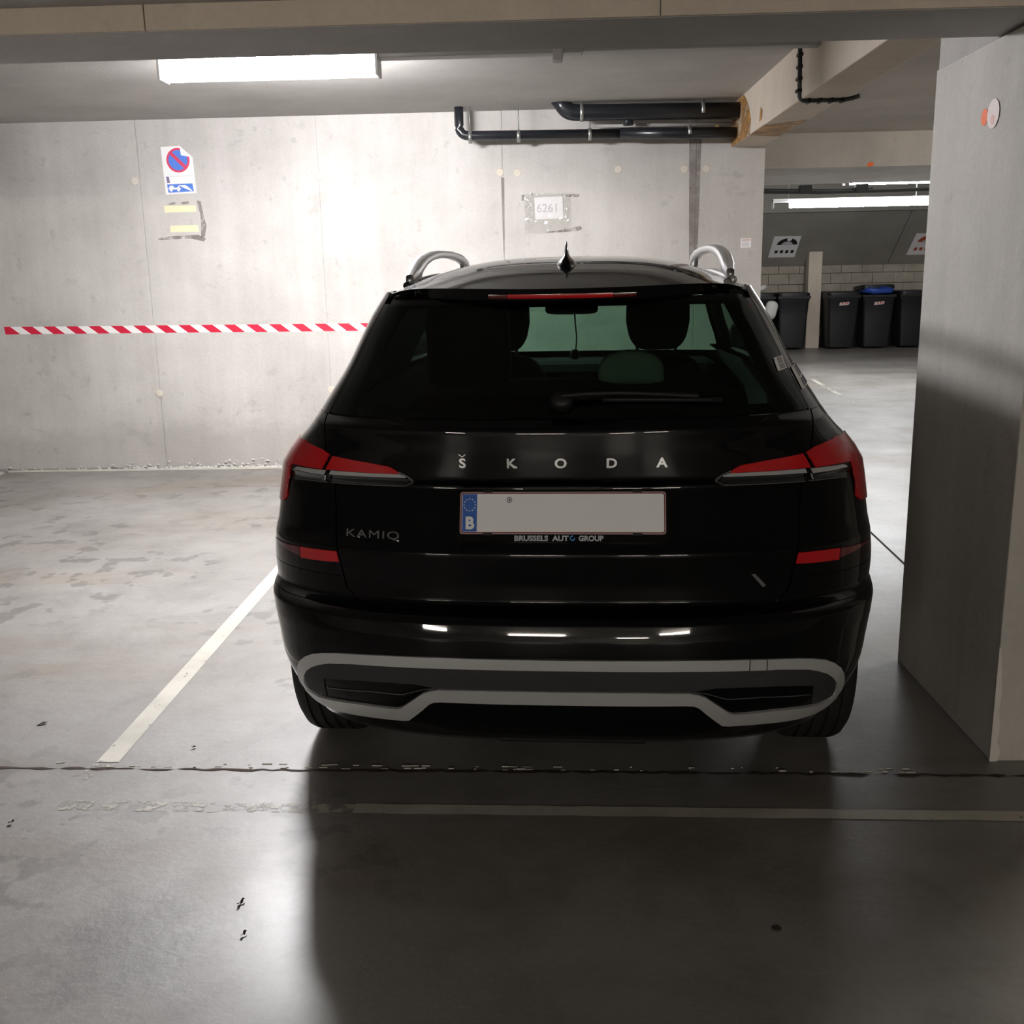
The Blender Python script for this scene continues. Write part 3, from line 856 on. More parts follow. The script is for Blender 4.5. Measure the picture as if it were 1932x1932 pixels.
# ================================================================== WASTE BINS
def make_bin(logo):
    r = empty('wheelie_bin')
    W2, D2, Hh = 0.29, 0.34, 0.98
    mb = MB()
    k = 5
    vs, fs = [], []
    # tapered body with rounded corners
    rows = []
    for z, s_ in ((0.04, 0.80), (0.08, 0.815), (0.30, 0.86), (0.62, 0.92), (0.88, 0.965), (0.90, 1.0), (Hh, 1.0)):
        ring = []
        hw, hd, rc = W2 * s_, D2 * s_, 0.05
        for cxs_, cys_, a0 in ((hw - rc, hd - rc, 0), (-hw + rc, hd - rc, PI / 2), (-hw + rc, -hd + rc, PI), (hw - rc, -hd + rc, 1.5 * PI)):
            for j in range(k):
                a = a0 + PI / 2 * j / (k - 1)
                ring.append((cxs_ + rc * math.cos(a), cys_ + rc * math.sin(a), z))
        rows.append(ring)
    n = len(rows[0])
    for rg in rows:
        vs += rg
    for i in range(len(rows) - 1):
        for j in range(n):
            fs.append((i * n + j, i * n + (j + 1) % n, (i + 1) * n + (j + 1) % n, (i + 1) * n + j))
    fs += [tuple(range(n))[::-1], tuple((len(rows) - 1) * n + j for j in range(n))]
    mb.add(vs, fs)
    smoothify(mb.build('bin_body', M_BIN, r), 35)
    MB().bbox(-W2 - 0.012, W2 + 0.012, -D2 - 0.018, D2 + 0.01, 0.93, 0.985, 0.012).build('bin_rim', M_BIN, r)
    mb = MB()
    mb.sbox((0, 0.0, 1.0), (2 * W2 + 0.03, 2 * D2 + 0.05, 0.10), 0.28, 28, 10)
    smoothify(mb.build('bin_lid', M_BINLID, r), 50)
    mb = MB()
    mb.tube([(-W2 + 0.05, D2 + 0.06, 1.0), (W2 - 0.05, D2 + 0.06, 1.0)], 0.016, 10)
    for s_ in (-1, 1):
        mb.tube([(s_ * (W2 - 0.06), D2, 0.97), (s_ * (W2 - 0.06), D2 + 0.06, 1.0)], 0.014, 8)
    mb.build('handle_bar', M_BIN, r, True)
    for s_ in (-1, 1):
        MB().lathe([(-0.025, 0.05), (-0.025, 0.10), (0.025, 0.10), (0.025, 0.05)], lambda h, q, a, s_=s_: (s_ * (W2 - 0.03) + h, D2 - 0.02 + q * math.cos(a), 0.10 + q * math.sin(a)), 20).build('bin_wheel', M_TYRE, r, True)
    if logo:
        def face(a, b, h):
            y = -D2 * (0.86 + (b - 0.30) * 0.19) - 0.004 - h
            return (a, y, b)
        MB().prism([(-0.092, 0.795), (0.082, 0.81), (0.095, 0.865), (-0.078, 0.85)], face, 0.0, 0.002).build('logo_label', M_BINRED, r)
        vs, fs = text_geo('SULO', 0.072, 0.0035, 0.0, 'CENTER')
        MB().add([face(a + 0.12 * b, 0.806 + b + 0.08 * a, 0.003) for a, b, c in vs], fs).build('logo_lettering', M_BAGWHITE, r)
    return r
b1 = make_bin(True)
b1.location = (5.47, 19.86, 0)
b1.rotation_euler = (0, 0, 0.02)
tag(b1, 'black wheelie bin with red logo standing right beside the concrete column', 'bin', 'bins by the block wall')
b2 = copy_tree(b1)
b2.location = (6.12, 19.86, 0)
b2.rotation_euler = (0, 0, -0.03)
tag(b2, 'black wheelie bin with red logo and blue bag bulging under its lid', 'bin', 'bins by the block wall')
for ch in b2.children:
    if ch.name.startswith('bin_lid'):
        ch.location = (0, 0.02, 0.10)
        ch.rotation_euler = (-0.06, 0, 0)
b3 = make_bin(False)
b3.location = (6.79, 19.88, 0)
tag(b3, 'black wheelie bin without logo half hidden by the near pillar', 'bin', 'bins by the block wall')
b4 = copy_tree(b3)
b4.location = (4.56, 19.86, 0)
tag(b4, 'black wheelie bin without logo left of the concrete column', 'bin', 'bins by the block wall')
b5 = copy_tree(b3)
b5.location = (3.93, 19.88, 0)
tag(b5, 'black wheelie bin half hidden behind the car roof corner', 'bin', 'bins by the block wall')
mb = MB()
mb.sbox((0, 0, 0), (0.56, 0.60, 0.13), 0.55, 24, 12, 0, lambda p: (p[0], p[1] - 0.04, p[2] + 0.012 * math.sin(23 * p[0]) + 0.01 * math.sin(31 * p[1] + 9 * p[0])))
tag(mb.build('rubbish_bag', M_BAGBLUE, None, True, (6.12, 19.82, 1.06)), 'blue rubbish bag squeezed out under a bin lid', 'bag')
mb = MB()
mb.sbox((0, 0, 0), (0.24, 0.24, 0.13), 0.7, 20, 12, 0, lambda p: (p[0] + 0.01 * math.sin(30 * p[2]), p[1], p[2] + 0.015 * math.sin(19 * p[0])))
tag(mb.build('rubbish_bag', M_BAGWHITE, None, True, (3.98, 19.80, 1.13)), 'white bag lying on top of the bin behind the car', 'bag')
mb = MB()
mb.sbox((0, 0, 0), (0.24, 0.16, 0.34), 0.75, 20, 14, 0, lambda p: (p[0] + 0.02 * math.sin(17 * p[2]), p[1] + 0.015 * math.sin(25 * p[2] + 8 * p[0]), p[2]))
tag(mb.build('rubbish_bag', M_BAGWHITE, None, True, (4.12, 19.44, 0.74)), 'white crumpled bag hanging on the front of a bin', 'bag')

# ================================================================== LEAVES AND BITS ON THE FLOOR
def leaf(x, y, s_, a, label, tall=0.01):
    outline = [(-1, 0), (-0.5, 0.32), (0.0, 0.25), (0.2, 0.5), (0.55, 0.2), (1.0, 0.05), (0.5, -0.2), (0.15, -0.42), (-0.1, -0.2), (-0.6, -0.3)]
    vs = [(0, 0, tall * 0.4)]
    for px_, py_ in outline:
        vs.append((s_ * 0.75 * (px_ * math.cos(a) - py_ * math.sin(a)), s_ * (px_ * math.sin(a) + py_ * math.cos(a)), 0.001 + tall * random.random()))
    k = len(outline)
    fs = [(0, 1 + i, 1 + (i + 1) % k) for i in range(k)]
    tag(MB().add(vs, fs).build('dry_leaf', M_LEAF, None, False, (x, y, 0.0005)), label, 'leaf', 'bits of leaf on the floor')
leaf(-0.74, 2.164, 0.016, 1.0, 'dark three-pointed leaf scrap in the bright floor glare')
leaf(-0.699, 2.043, 0.012, 0.9, 'smaller leaf scrap just nearer than the three-pointed one')
leaf(-1.483, 2.531, 0.014, 0.1, 'dark curled scrap at the left edge of the floor', 0.016)
leaf(-1.71, 3.181, 0.024, 0.35, 'thin dark twig-like scrap on the floor left of the painted line', 0.006)
leaf(-1.132, 2.995, 0.010, 0.6, 'tiny dark speck between the painted line and the car')
leaf(-0.875, 3.47, 0.022, -0.2, 'brown leaf lying beside the left rear wheel', 0.02)
tag(MB().lathe([(0.0, 0.011), (0.0015, 0.011), (0.002, 0.008)], lambda h, r_, a: (r_ * math.cos(a), r_ * math.sin(a), h), 16).build('round_spot', M_LEAF, None, True, (0.501, 2.072, 0.0003)),
    'small round dark disc on the dim floor in front right', 'disc')

# ================================================================== THE CAR
# local frame: x to the right seen from behind, y forward from the rear bumper, z up
car = empty('parked_car', (0.0304, 2.471, 0.0), math.radians(-3.0), 'black compact SUV with silver bumper trim parked nose to the end wall', 'car')
CT = [(0.14, .30, .69, .40, 3.0), (0.20, .14, .72, .42, 3.0), (0.24, .075, .745, .42, 3.0), (0.30, .036, .775, .42, 3.0), (0.34, .024, .80, .43, 3.0), (0.40, .013, .825, .44, 3.0), (0.44, .006, .832, .44, 2.9),
      (0.49, .0, .840, .45, 2.8), (0.536, .0, .848, .45, 2.8), (0.550, .0030, .849, .45, 2.8), (0.582, .0110, .856, .45, 2.8), (0.592, .026, .857, .45, 2.8), (0.60, .05, .857, .45, 2.8), (0.612, .078, .858, .45, 2.8), (0.66, .076, .862, .45, 2.8), (0.745, .062, .851, .45, 2.8), (0.755, .066, .849, .45, 2.8),
      (0.775, .080, .846, .45, 2.8), (0.84, .105, .84, .44, 2.8), (0.905, .128, .836, .43, 2.7), (0.915, .128, .835, .43, 2.7), (0.93, .110, .832, .43, 2.6), (.964, .108, .808, .43, 2.6), (1.00, .106, .778, .42, 2.6), (1.052, .106, .722, .42, 2.7), (1.064, .109, .717, .42, 2.8),
      (1.075, .125, .712, .42, 2.9), (1.085, .138, .705, .42, 3.0), (1.20, .205, .628, .40, 3.4), (1.34, .290, .562, .38, 3.8), (1.40, .328, .522, .36, 4.0)]
ZK = [r_[0] for r_ in CT]
def lin(z, k):
    if z <= ZK[0]:
        return CT[0][k]
    if z >= ZK[-1]:
        return CT[-1][k] + (z - ZK[-1]) * (CT[-1][k] - CT[-2][k]) / (ZK[-1] - ZK[-2])
    i = bisect.bisect_right(ZK, z) - 1
    f = (z - ZK[i]) / (ZK[i + 1] - ZK[i])
    return CT[i][k] + f * (CT[i + 1][k] - CT[i][k])
def smz(z, k, h):
    return sum(lin(z + h * d, k) * g for d, g in ((-1, .15), (-.5, .2), (0, .3), (.5, .2), (1, .15)))
_pc = {}
def prm(z):
    k = round(z, 5)
    if k not in _pc:
        _pc[k] = (smz(z, 1, .006), smz(z, 2, .03), smz(z, 3, .03), smz(z, 4, .03))
    return _pc[k]
def interp(tab, x):
    if x <= tab[0][0]:
        return tab[0][1]
    for (a, va), (b, vb) in zip(tab, tab[1:]):
        if x <= b:
            return va + (vb - va) * (x - a) / (b - a)
    return tab[-1][1]
YF = [(0.14, 4.02), (0.24, 4.14), (0.35, 4.21), (0.5, 4.24), (0.66, 4.21), (0.76, 4.12), (0.82, 3.98), (0.88, 3.72), (0.94, 3.42), (1.0, 3.22), (1.20, 2.86), (1.40, 2.46)]
def sstep(t):
    t = max(0.0, min(1.0, t))
    return t * t * (3 - 2 * t)
def side(z):
    yr, w_, D, n = prm(z)
    yf = interp(YF, z)
    Df = 0.55 if z < 0.9 else 0.55 - 0.30 * sstep((z - 0.9) / 0.2)
    g = 0.02 if z < 0.95 else 0.02 + 0.045 * sstep((z - 0.95) / 0.25)
    return yr, w_, D, n, yf, Df, g
def P(u, z):
    s = -1 if u < 0 else 1
    a = abs(u)
    yr, w_, D, n, yf, Df, g = side(z)
    ys, ye = yr + D, yf - Df
    if a <= 1:
        t = a * PI / 2
        x = w_ * math.sin(t) ** (2 / n)
        y = yr + D * (1 - max(math.cos(t), 0.0) ** (2 / n))
    elif a <= 2:
        f = a - 1
        x = w_ + g * sstep(f * 2.2) - 0.03 * sstep((f - 0.7) / 0.3)
        y = ys + (ye - ys) * f
    else:
        t = (3 - a) * PI / 2
        nf = 3.2
        we = w_ + g - 0.03
        x = we * max(math.sin(t), 0.0) ** (2 / nf)
        y = yf - Df * (1 - max(math.cos(t), 0.0) ** (2 / nf))
    return Vector((s * x, y, z))
def NR(u, z):
    du, dz = 2e-3, 2e-3
    u0, u1 = u - du, u + du
    a = P(u1, z) - P(u0, z)
    if abs(u) < 0.02:
        a = Vector((1, 0, 0))
    b = P(u, z + dz) - P(u, z - dz)
    nn = a.cross(b)
    if nn.length < 1e-9:
        return Vector((0, -1, 0))
    nn.normalize()
    p = P(u, z)
    if nn.dot(Vector((p.x * 1.6, (p.y - 2.0) * 0.8, 0.001))) < 0:
        nn = -nn
    return nn
def ux(x, z):
    """loop parameter on the rear part for lateral position x"""
    yr, w_, D, n = prm(z)
    t = math.asin(min(1.0, abs(x) / w_) ** (n / 2))
    return math.copysign(t / (PI / 2), x)
def uy(y, z, s=1):
    yr, w_, D, n, yf, Df, g = side(z)
    ys, ye = yr + D, yf - Df
    if y <= ys:
        c = max(0.0, 1 - (y - yr) / D) ** (n / 2)
        return s * math.acos(min(1, c)) / (PI / 2)
    if y <= ye:
        return s * (1 + (y - ys) / (ye - ys))
    q = max(0.0, 1 - (yf - y) / Df) ** (3.2 / 2)
    return s * (3 - math.acos(min(1, q)) / (PI / 2))
def grid_part(name, rows, mat, parent=car, off=0.0, rim=0.012, mb=None, smooth=True):
    """rows: list of lists of (u,z). builds an offset skin plus a turned-in rim"""
    own = mb is None
    mb = mb or MB()
    R_, C_ = len(rows), len(rows[0])
    top, low = [], []
    for rw in rows:
        for u, z in rw:
            p, nn = P(u, z), NR(u, z)
            top.append((p + nn * off)[:])
            low.append((p + nn * (off - rim))[:])
    fs = [(i * C_ + j, i * C_ + j + 1, (i + 1) * C_ + j + 1, (i + 1) * C_ + j) for i in range(R_ - 1) for j in range(C_ - 1)]
    vs = list(top)
    mb.add(vs, fs)
    if rim > 0:
        loop = [j for j in range(C_)] + [i * C_ + C_ - 1 for i in range(1, R_)] + [(R_ - 1) * C_ + j for j in range(C_ - 2, -1, -1)] + [i * C_ for i in range(R_ - 2, 0, -1)]
        k = len(loop)
        rv = [top[i] for i in loop] + [low[i] for i in loop]
        mb.add(rv, [(i, (i + 1) % k, k + (i + 1) % k, k + i) for i in range(k)])
    if own:
        o = mb.build(name, mat, parent, smooth)
        return o
def zrange(a, b, step=0.02):
    """rows, denser round the creases"""
    zs_ = {round(a, 5), round(b, 5)}
    k = max(1, int((b - a) / step))
    for i in range(1, k):
        zs_.add(round(a + (b - a) * i / k, 5))
    for c in (0.536, 0.545, 0.575, 0.60, 0.612, 0.745, 0.755, 0.775, 0.905, 0.915, 0.93, 1.052, 1.064, 1.075, 1.085):
        for d in (-0.006, -0.003, 0, 0.003, 0.006):
            if a < c + d < b:
                zs_.add(round(c + d, 5))
    return sorted(zs_)
def panel(name, z0, z1, Lf, Rf, nu, mat, **kw):
    step = kw.pop('step', 0.02)
    rows = []
    for z in zrange(z0, z1, step):
        l, r_ = Lf(z), Rf(z)
        rows.append([(l + (r_ - l) * j / nu, z) for j in range(nu + 1)])
    return grid_part(name, rows, mat, **kw)
def ribbon(name, pairs, mat, off=0.006, rim=0.012, rows_=3, sub=4, parent=car, mirror=1):
    """pairs of (x,z) edges, joined into a raised band"""
    dense = []
    for (a, b), (c, d) in zip(pairs, pairs[1:]):
        for k in range(sub):
            t = k / sub
            dense.append(((a[0] + (c[0] - a[0]) * t, a[1] + (c[1] - a[1]) * t), (b[0] + (d[0] - b[0]) * t, b[1] + (d[1] - b[1]) * t)))
    dense.append(pairs[-1])
    rows = []
    for r_ in range(rows_ + 1):
        t = r_ / rows_
        rw = []
        for a, b in dense:
            x, z = a[0] + (b[0] - a[0]) * t, a[1] + (b[1] - a[1]) * t
            rw.append((ux(mirror * x, z), z))
        rows.append(rw)
    return grid_part(name, rows, mat, parent, off, rim)

XG = [(0.590, 0.30), (0.597, 0.45), (0.603, 0.53), (0.614, 0.556), (0.638, 0.580), (0.675, 0.586), (0.738, 0.597), (0.79, 0.606), (0.842, 0.607), (0.906, 0.616), (0.966, 0.634), (1.045, 0.650), (1.09, 0.650)]
XW = [(1.07, 0.650), (1.09, 0.645), (1.17, 0.606), (1.28, 0.552), (1.385, 0.497), (1.40, 0.49)]
RA, RYA, FYA, RZA = 0.345, 0.70, 3.351, 0.325
def arch(z, yc, s):
    d = RA * RA - (z - RZA) ** 2
    return yc + s * math.sqrt(max(d, 1e-4))
G = 0.0022
# tailgate
tg = panel('tailgate', 0.600, 0.914, lambda z: ux(-interp(XG, z) + G, z), lambda z: ux(interp(XG, z) - G, z), 60, M_PAINT, step=0.012)
panel('tailgate_upper', 0.917, 1.083, lambda z: ux(-interp(XG, z) + G, z), lambda z: ux(interp(XG, z) - G, z), 60, M_PAINT, step=0.012)
# rear window: glass and a black printed border behind it
rear_glass = panel('rear_window', 1.087, 1.372, lambda z: ux(-interp(XW, z) + 0.004, z), lambda z: ux(interp(XW, z) - 0.004, z), 40, M_RGLASS, rim=0.0, step=0.03)
for s in (-1, 1):
    panel('window_border', 1.087, 1.372, lambda z: ux(s * (interp(XW, z) - 0.004), z), lambda z: ux(s * (interp(XW, z) - 0.085), z), 8, M_GLOSSBLK, off=-0.005, rim=0.0, step=0.03, parent=rear_glass)
panel('window_border', 1.087, 1.112, lambda z: ux(-interp(XW, z) + 0.09, z), lambda z: ux(interp(XW, z) - 0.09, z), 30, M_GLOSSBLK, off=-0.005, rim=0.0, step=0.03, parent=rear_glass)
panel('window_border', 1.362, 1.385, lambda z: ux(-interp(XW, z) + 0.02, z), lambda z: ux(interp(XW, z) - 0.02, z), 30, M_GLOSSBLK, off=-0.005, rim=0.0, step=0.03, parent=rear_glass)
# bumper, quarter panels, doors, bonnet
panel('rear_bumper', 0.205, 0.5975, lambda z: uy(arch(z, RYA, -1), z, -1), lambda z: uy(arch(z, RYA, -1), z, 1), 90, M_PAINT, step=0.012)
for s in (-1, 1):
    panel('bumper_corner', 0.5985, 0.668, lambda z: ux(s * (interp(XG, z) + G), z), lambda z: uy(arch(min(z, 0.665), RYA, -1), z, s), 30, M_PAINT, step=0.008)
    panel('quarter_panel', 0.6695, 1.083, lambda z: ux(s * (interp(XG, z) + G), z), lambda z: uy(1.12, z, s), 44, M_PAINT, step=0.012)
    panel('rear_sill', 0.22, 0.668, lambda z: uy(arch(z, RYA, 1), z, s), lambda z: uy(1.12, z, s), 8, M_PAINT, step=0.03)
    panel('rear_door', 0.22, 1.083, lambda z: uy(1.125, z, s), lambda z: uy(2.05, z, s), 16, M_PAINT, step=0.03)
    panel('front_door', 0.22, 1.083, lambda z: uy(2.055, z, s), lambda z: uy(2.98, z, s), 16, M_PAINT, step=0.03)
    panel('front_wing', 0.6695, 1.0, lambda z: uy(2.985, z, s), lambda z: s * 3.0, 30, M_PAINT, step=0.012)
    panel('front_bumper', 0.205, 0.668, lambda z: uy(arch(z, FYA, 1), z, s), lambda z: s * 3.0, 30, M_PAINT, step=0.03)
    panel('c_pillar', 1.084, 1.403, lambda z: ux(s * (interp(XW, z) - 0.002), z), lambda z: uy(0.64, z, s), 24, M_PAINT, step=0.02)
    panel('side_window', 1.084, 1.39, lambda z: uy(0.643, z, s), lambda z: uy(1.56, z, s), 14, M_SGLASS, rim=0.0, step=0.04)
    panel('window_blackout', 1.075, 1.40, lambda z: uy(0.60, z, s), lambda z: uy(2.0, z, s), 14, M_SEAT, off=-0.022, rim=0.0, step=0.05)  # opaque liner added inside to black out light through the side windows
    panel('b_pillar', 1.084, 1.403, lambda z: uy(1.56, z, s), lambda z: uy(1.66, z, s), 4, M_GLOSSBLK, step=0.04)
    panel('side_window', 1.084, 1.39, lambda z: uy(1.66, z, s), lambda z: s * 1.93, 14, M_SGLASS, rim=0.0, step=0.04)
    panel('a_pillar', 1.0, 1.403, lambda z: s * 1.93, lambda z: s * 2.22, 8, M_PAINT, step=0.03)
    panel('windscreen', 1.0, 1.395, lambda z: s * 2.22, lambda z: s * 3.0, 20, M_FGLASS, rim=0.0, step=0.03)
    panel('roof_side', 1.388, 1.403, lambda z: uy(0.64, z, s), lambda z: s * 2.0, 20, M_PAINT, step=0.03, off=0.001)
    # wheel arch lips
    for yc in (RYA, FYA):
        pts = []
        for k in range(25):
            a = math.radians(-18 + 216 * k / 24)
            y, z = yc + (RA + 0.004) * math.cos(a), RZA + (RA + 0.004) * math.sin(a)
            p = P(uy(y, z, s), z)
            pts.append((p.x - s * 0.006, p.y, p.z))
        MB().tube(pts, 0.013, 8).build('wheel_arch_lip', M_DARKPL, car, True)
# roof and tailgate spoiler
ZR = [(0.27, 1.406), (0.36, 1.429), (0.45, 1.449), (0.58, 1.470), (0.72, 1.484), (0.90, 1.4945), (1.2, 1.503), (1.5, 1.506), (1.9, 1.496), (2.2, 1.474), (2.46, 1.425)]
def cat(tab, x):
    i = max(0, min(len(tab) - 2, bisect.bisect_right([t_[0] for t_ in tab], x) - 1))
    x0, y0 = tab[i]
    x1, y1 = tab[i + 1]
    m0 = (y1 - tab[i - 1][1]) / (x1 - tab[i - 1][0]) if i > 0 else (y1 - y0) / (x1 - x0)
    m1 = (tab[i + 2][1] - y0) / (tab[i + 2][0] - x0) if i + 2 < len(tab) else (y1 - y0) / (x1 - x0)
    t = (x - x0) / (x1 - x0)
    h = x1 - x0
    return (2 * t ** 3 - 3 * t ** 2 + 1) * y0 + (t ** 3 - 2 * t ** 2 + t) * h * m0 + (-2 * t ** 3 + 3 * t ** 2) * y1 + (t ** 3 - t ** 2) * h * m1
def wroof(y):
    return 0.522 - 0.036 * (1 - sstep((y - 0.42) / 0.30)) + 0.058 * sstep((y - 0.5) / 0.9) - 0.05 * sstep((y - 1.9) / 0.6)
def ye_sp(q):
    """rear edge of the spoiler over q = x / half width"""
    return 0.272 + 0.11 * abs(q) ** 2.4 + 0.10 * abs(q) ** 9
def zroof(q, y):
    zc = cat(ZR, y)
    base = 1.398 - 0.02 * sstep((y - 2.2) / 0.3)
    return zc - (zc - base) * abs(q) ** 3.0
def roof_patch(name, ya_fn, yb_fn, ny, mat, nq=48, q1=1.0, lower=None):
    mb = MB()
    vs, fs = [], []
    for i in range(ny + 1):
        for j in range(nq + 1):
            q = -q1 + 2 * q1 * j / nq
            y = ya_fn(q) + (yb_fn(q) - ya_fn(q)) * i / ny
            vs.append((q * wroof(y), y, zroof(q, y)))
    for i in range(ny):
        for j in range(nq):
            a = i * (nq + 1) + j
            fs.append((a, a + 1, a + nq + 2, a + nq + 1))
    mb.add(vs, fs)
    return mb
SEAM = lambda q: 0.475 + 0.05 * abs(q) ** 2
roof_patch('roof', lambda q: SEAM(q) + 0.004, lambda q: 2.46, 26, M_PAINT).build('roof', M_PAINT, car, True)
mb = roof_patch('spoiler', ye_sp, SEAM, 12, M_PAINT)
nq = 48
vs, fs = [], []
for j in range(nq + 1):
    q = -1 + 2 * j / nq
    y = ye_sp(q)
    x, z = q * wroof(y), zroof(q, y)
    t = 1 - 0.35 * abs(q) ** 3
    k2 = 1 - 0.08 * abs(q) ** 6
    vs += [(x, y, z), (x * k2, y + 0.002, z - 0.005), (x * k2, y + 0.010, z - 0.030 * t), (x * k2, y + 0.018, z - 0.034 * t), (x * k2, max(y + 0.075, 0.34), z - 0.030 * t)]
for j in range(nq):
    for k in range(4):
        fs.append((5 * j + k, 5 * j + 5 + k, 5 * j + 6 + k, 5 * j + 1 + k))
mb.add(vs, fs)
spoiler = mb.build('roof_spoiler', M_PAINT, car, True)
smoothify(spoiler, 35)
# dark strip where roof meets spoiler
mb = MB()
vs, fs = [], []
for j in range(nq + 1):
    q = -0.96 + 1.92 * j / nq
    for dy, dz in ((-0.004, -0.004), (0.010, -0.004)):
        y = SEAM(q) + dy
        vs.append((q * wroof(y), y, zroof(q, y) + dz))
for j in range(nq):
    fs.append((2 * j, 2 * j + 2, 2 * j + 3, 2 * j + 1))
mb.add(vs, fs)
mb.build('roof_seal', M_DARKPL, car, True)
# third brake light in the spoiler's rear face
def spo(x, t):
    q = x / 0.53
    y = ye_sp(q)
    z = zroof(q, y)
    return (x, y + 0.002 + 0.008 * t - 0.0025, z - 0.005 - 0.025 * t * (1 - 0.35 * abs(q) ** 3))
def spo_strip(name, x0, x1, t0, t1, mat, parent=spoiler, k=16):
    vs, fs = [], []
    for i in range(k + 1):
        x = x0 + (x1 - x0) * i / k
        vs += [spo(x, t0), spo(x, (t0 + t1) / 2), spo(x, t1)]
        a, b, c = vs[-3:]
        vs[-2] = (b[0], b[1] - 0.002, b[2])
    for i in range(k):
        fs += [(3 * i, 3 * i + 3, 3 * i + 4, 3 * i + 1), (3 * i + 1, 3 * i + 4, 3 * i + 5, 3 * i + 2)]
    return MB().add(vs, fs).build(name, mat, parent, True)
spo_strip('brake_light', -0.145, 0.130, 0.36, 0.80, M_RED)
spo_strip('brake_light_end', -0.196, -0.146, 0.40, 0.82, M_DRED)
spo_strip('brake_light_end', 0.131, 0.190, 0.40, 0.82, M_DRED)

# inner tub, floor pan and chassis keep daylight out of the shell
for s in (-1, 1):
    panel('inner_skin', 0.70, 1.075, lambda z: s * 0.0, lambda z: s * 3.0, 50, M_SEAT, off=-0.03, rim=0.0, step=0.06)
MB().bbox(-0.55, 0.55, 0.22, 4.0, 0.19, 0.70, 0.05).build('underbody', M_DARKPL, car)
MB().bbox(-0.62, 0.62, 1.10, 2.95, 0.21, 0.34, 0.03).build('underbody', M_DARKPL, car)
MB().tube([(-0.18, 0.26, 0.235), (0.22, 0.26, 0.235)], 0.085, 18).build('silencer', M_DARKPL, car, True)

# ---- lower trim of the bumper
upper_pairs = [((0.0, .490), (0.0, .461)), ((0.20, .4905), (0.20, .461)), ((0.32, .490), (0.32, .460)), ((0.465, .486), (0.465, .456)), ((0.56, .480), (0.55, .452)), ((0.60, .476), (0.59, .447)), ((0.64, .469), (0.625, .442)), ((0.675, .459), (0.655, .432)),
               ((0.702, .443), (0.682, .418)), ((0.722, .424), (0.702, .400)), ((0.735, .400), (0.714, .380)), ((0.741, .372), (0.720, .358)), ((0.740, .345), (0.718, .338)), ((0.728, .322), (0.700, .328))]
lower_pairs = [((0.728, .322), (0.700, .328)), ((0.700, .302), (0.676, .322)), ((0.665, .290), (0.640, .325)), ((0.62, .287), (0.60, .329)), ((0.53, .292), (0.545, .332)), ((0.46, .294), (0.46, .331)), ((0.428, .2945), (0.440, .331)), ((0.410, .297), (0.426, .336)), ((0.392, .312), (0.408, .350)), ((0.348, .354), (0.364, .385)), ((0.335, .3605), (0.345, .393)), ((0.315, .3625), (0.322, .3985)), ((0.20, .3625), (0.20, .401)), ((0.0, .3625), (0.0, .401))]
for s in (-1, 1):
    if s < 0:
        ribbon('silver_band', upper_pairs, M_SILVER, 0.006, 0.014, 3, 5, car, s)
    else:   # the right half is cut by the towing-eye cover
        a = [p for p in upper_pairs if p[0][0] <= 0.465]
        b = [p for p in upper_pairs if p[0][0] >= 0.56]
        ribbon('silver_band', a + [((0.4705, .4855), (0.4705, .4557))], M_SILVER, 0.006, 0.014, 3, 5, car, s)
        ribbon('towing_eye_cover', [((0.4735, .4853), (0.4735, .4555)), ((0.515, .483), (0.515, .4535))], M_SILVER, 0.006, 0.014, 3, 5, car, s)
        ribbon('silver_band', [((0.518, .4828), (0.518, .4533))] + b, M_SILVER, 0.006, 0.014, 3, 5, car, s)
        ribbon('cover_notch', [((0.475, .434), (0.475, .432)), ((0.505, .434), (0.505, .432)), ((0.516, .440), (0.516, .438))], M_BEZEL, 0.005, 0.004, 1, 4, car, s)
    ribbon('skid_trim', lower_pairs, M_SILVER, 0.008, 0.02, 3, 5, car, s)
    # grey plastic field between the bands, and the dark pocket
    ribbon('bumper_insert', [((0.0, .461), (0.0, .402)), ((0.20, .461), (0.20, .402)), ((0.32, .460), (0.322, .400)), ((0.40, .458), (0.39, .409)), ((0.465, .456), (0.46, .408)), ((0.55, .452), (0.54, .404)), ((0.60, .446), (0.60, .398)), ((0.648, .434), (0.648, .390))], M_PLASTIC, 0.003, 0.01, 3, 5, car, s)
    ribbon('bumper_insert', [((0.648, .434), (0.648, .330)), ((0.682, .418), (0.682, .330)), ((0.702, .400), (0.702, .332)), ((0.715, .380), (0.712, .336))], M_PLASTIC, 0.003, 0.01, 3, 5, car, s)
    ribbon('air_pocket', [((0.322, .400), (0.322, .398)), ((0.362, .408), (0.362, .386)), ((0.40, .4095), (0.40, .362)), ((0.424, .410), (0.424, .345)), ((0.46, .408), (0.46, .333)), ((0.54, .404), (0.54, .333)), ((0.60, .398), (0.60, .331)), ((0.648, .390), (0.648, .328))], M_NICHE, -0.004, 0.006, 3, 4, car, s)
    ribbon('pocket_edge', [((0.33, .4005), (0.33, .3985)), ((0.365, .395), (0.365, .393)), ((0.421, .3755), (0.421, .3735)), ((0.51, .3755), (0.51, .3735)), ((0.64, .3635), (0.64, .3615)), ((0.668, .329), (0.672, .329))], M_BEZEL, 0.003, 0.006, 1, 4, car, s)

# ---- reflectors
for s in (-1, 1):
    ribbon('rear_reflector', [((0.600, .738), (0.595, .709)), ((0.64, .7375), (0.64, .706)), ((0.70, .736), (0.70, .704)), ((0.716, .735), (0.716, .703))], M_RED, 0.003, 0.006, 2, 4, car, s)
    ribbon('reflector_tail', [((0.718, .735), (0.718, .708)), ((0.76, .732), (0.76, .715)), ((0.80, .730), (0.80, .722)), ((0.825, .729), (0.825, .726))], M_DRED, 0.003, 0.006, 2, 4, car, s)

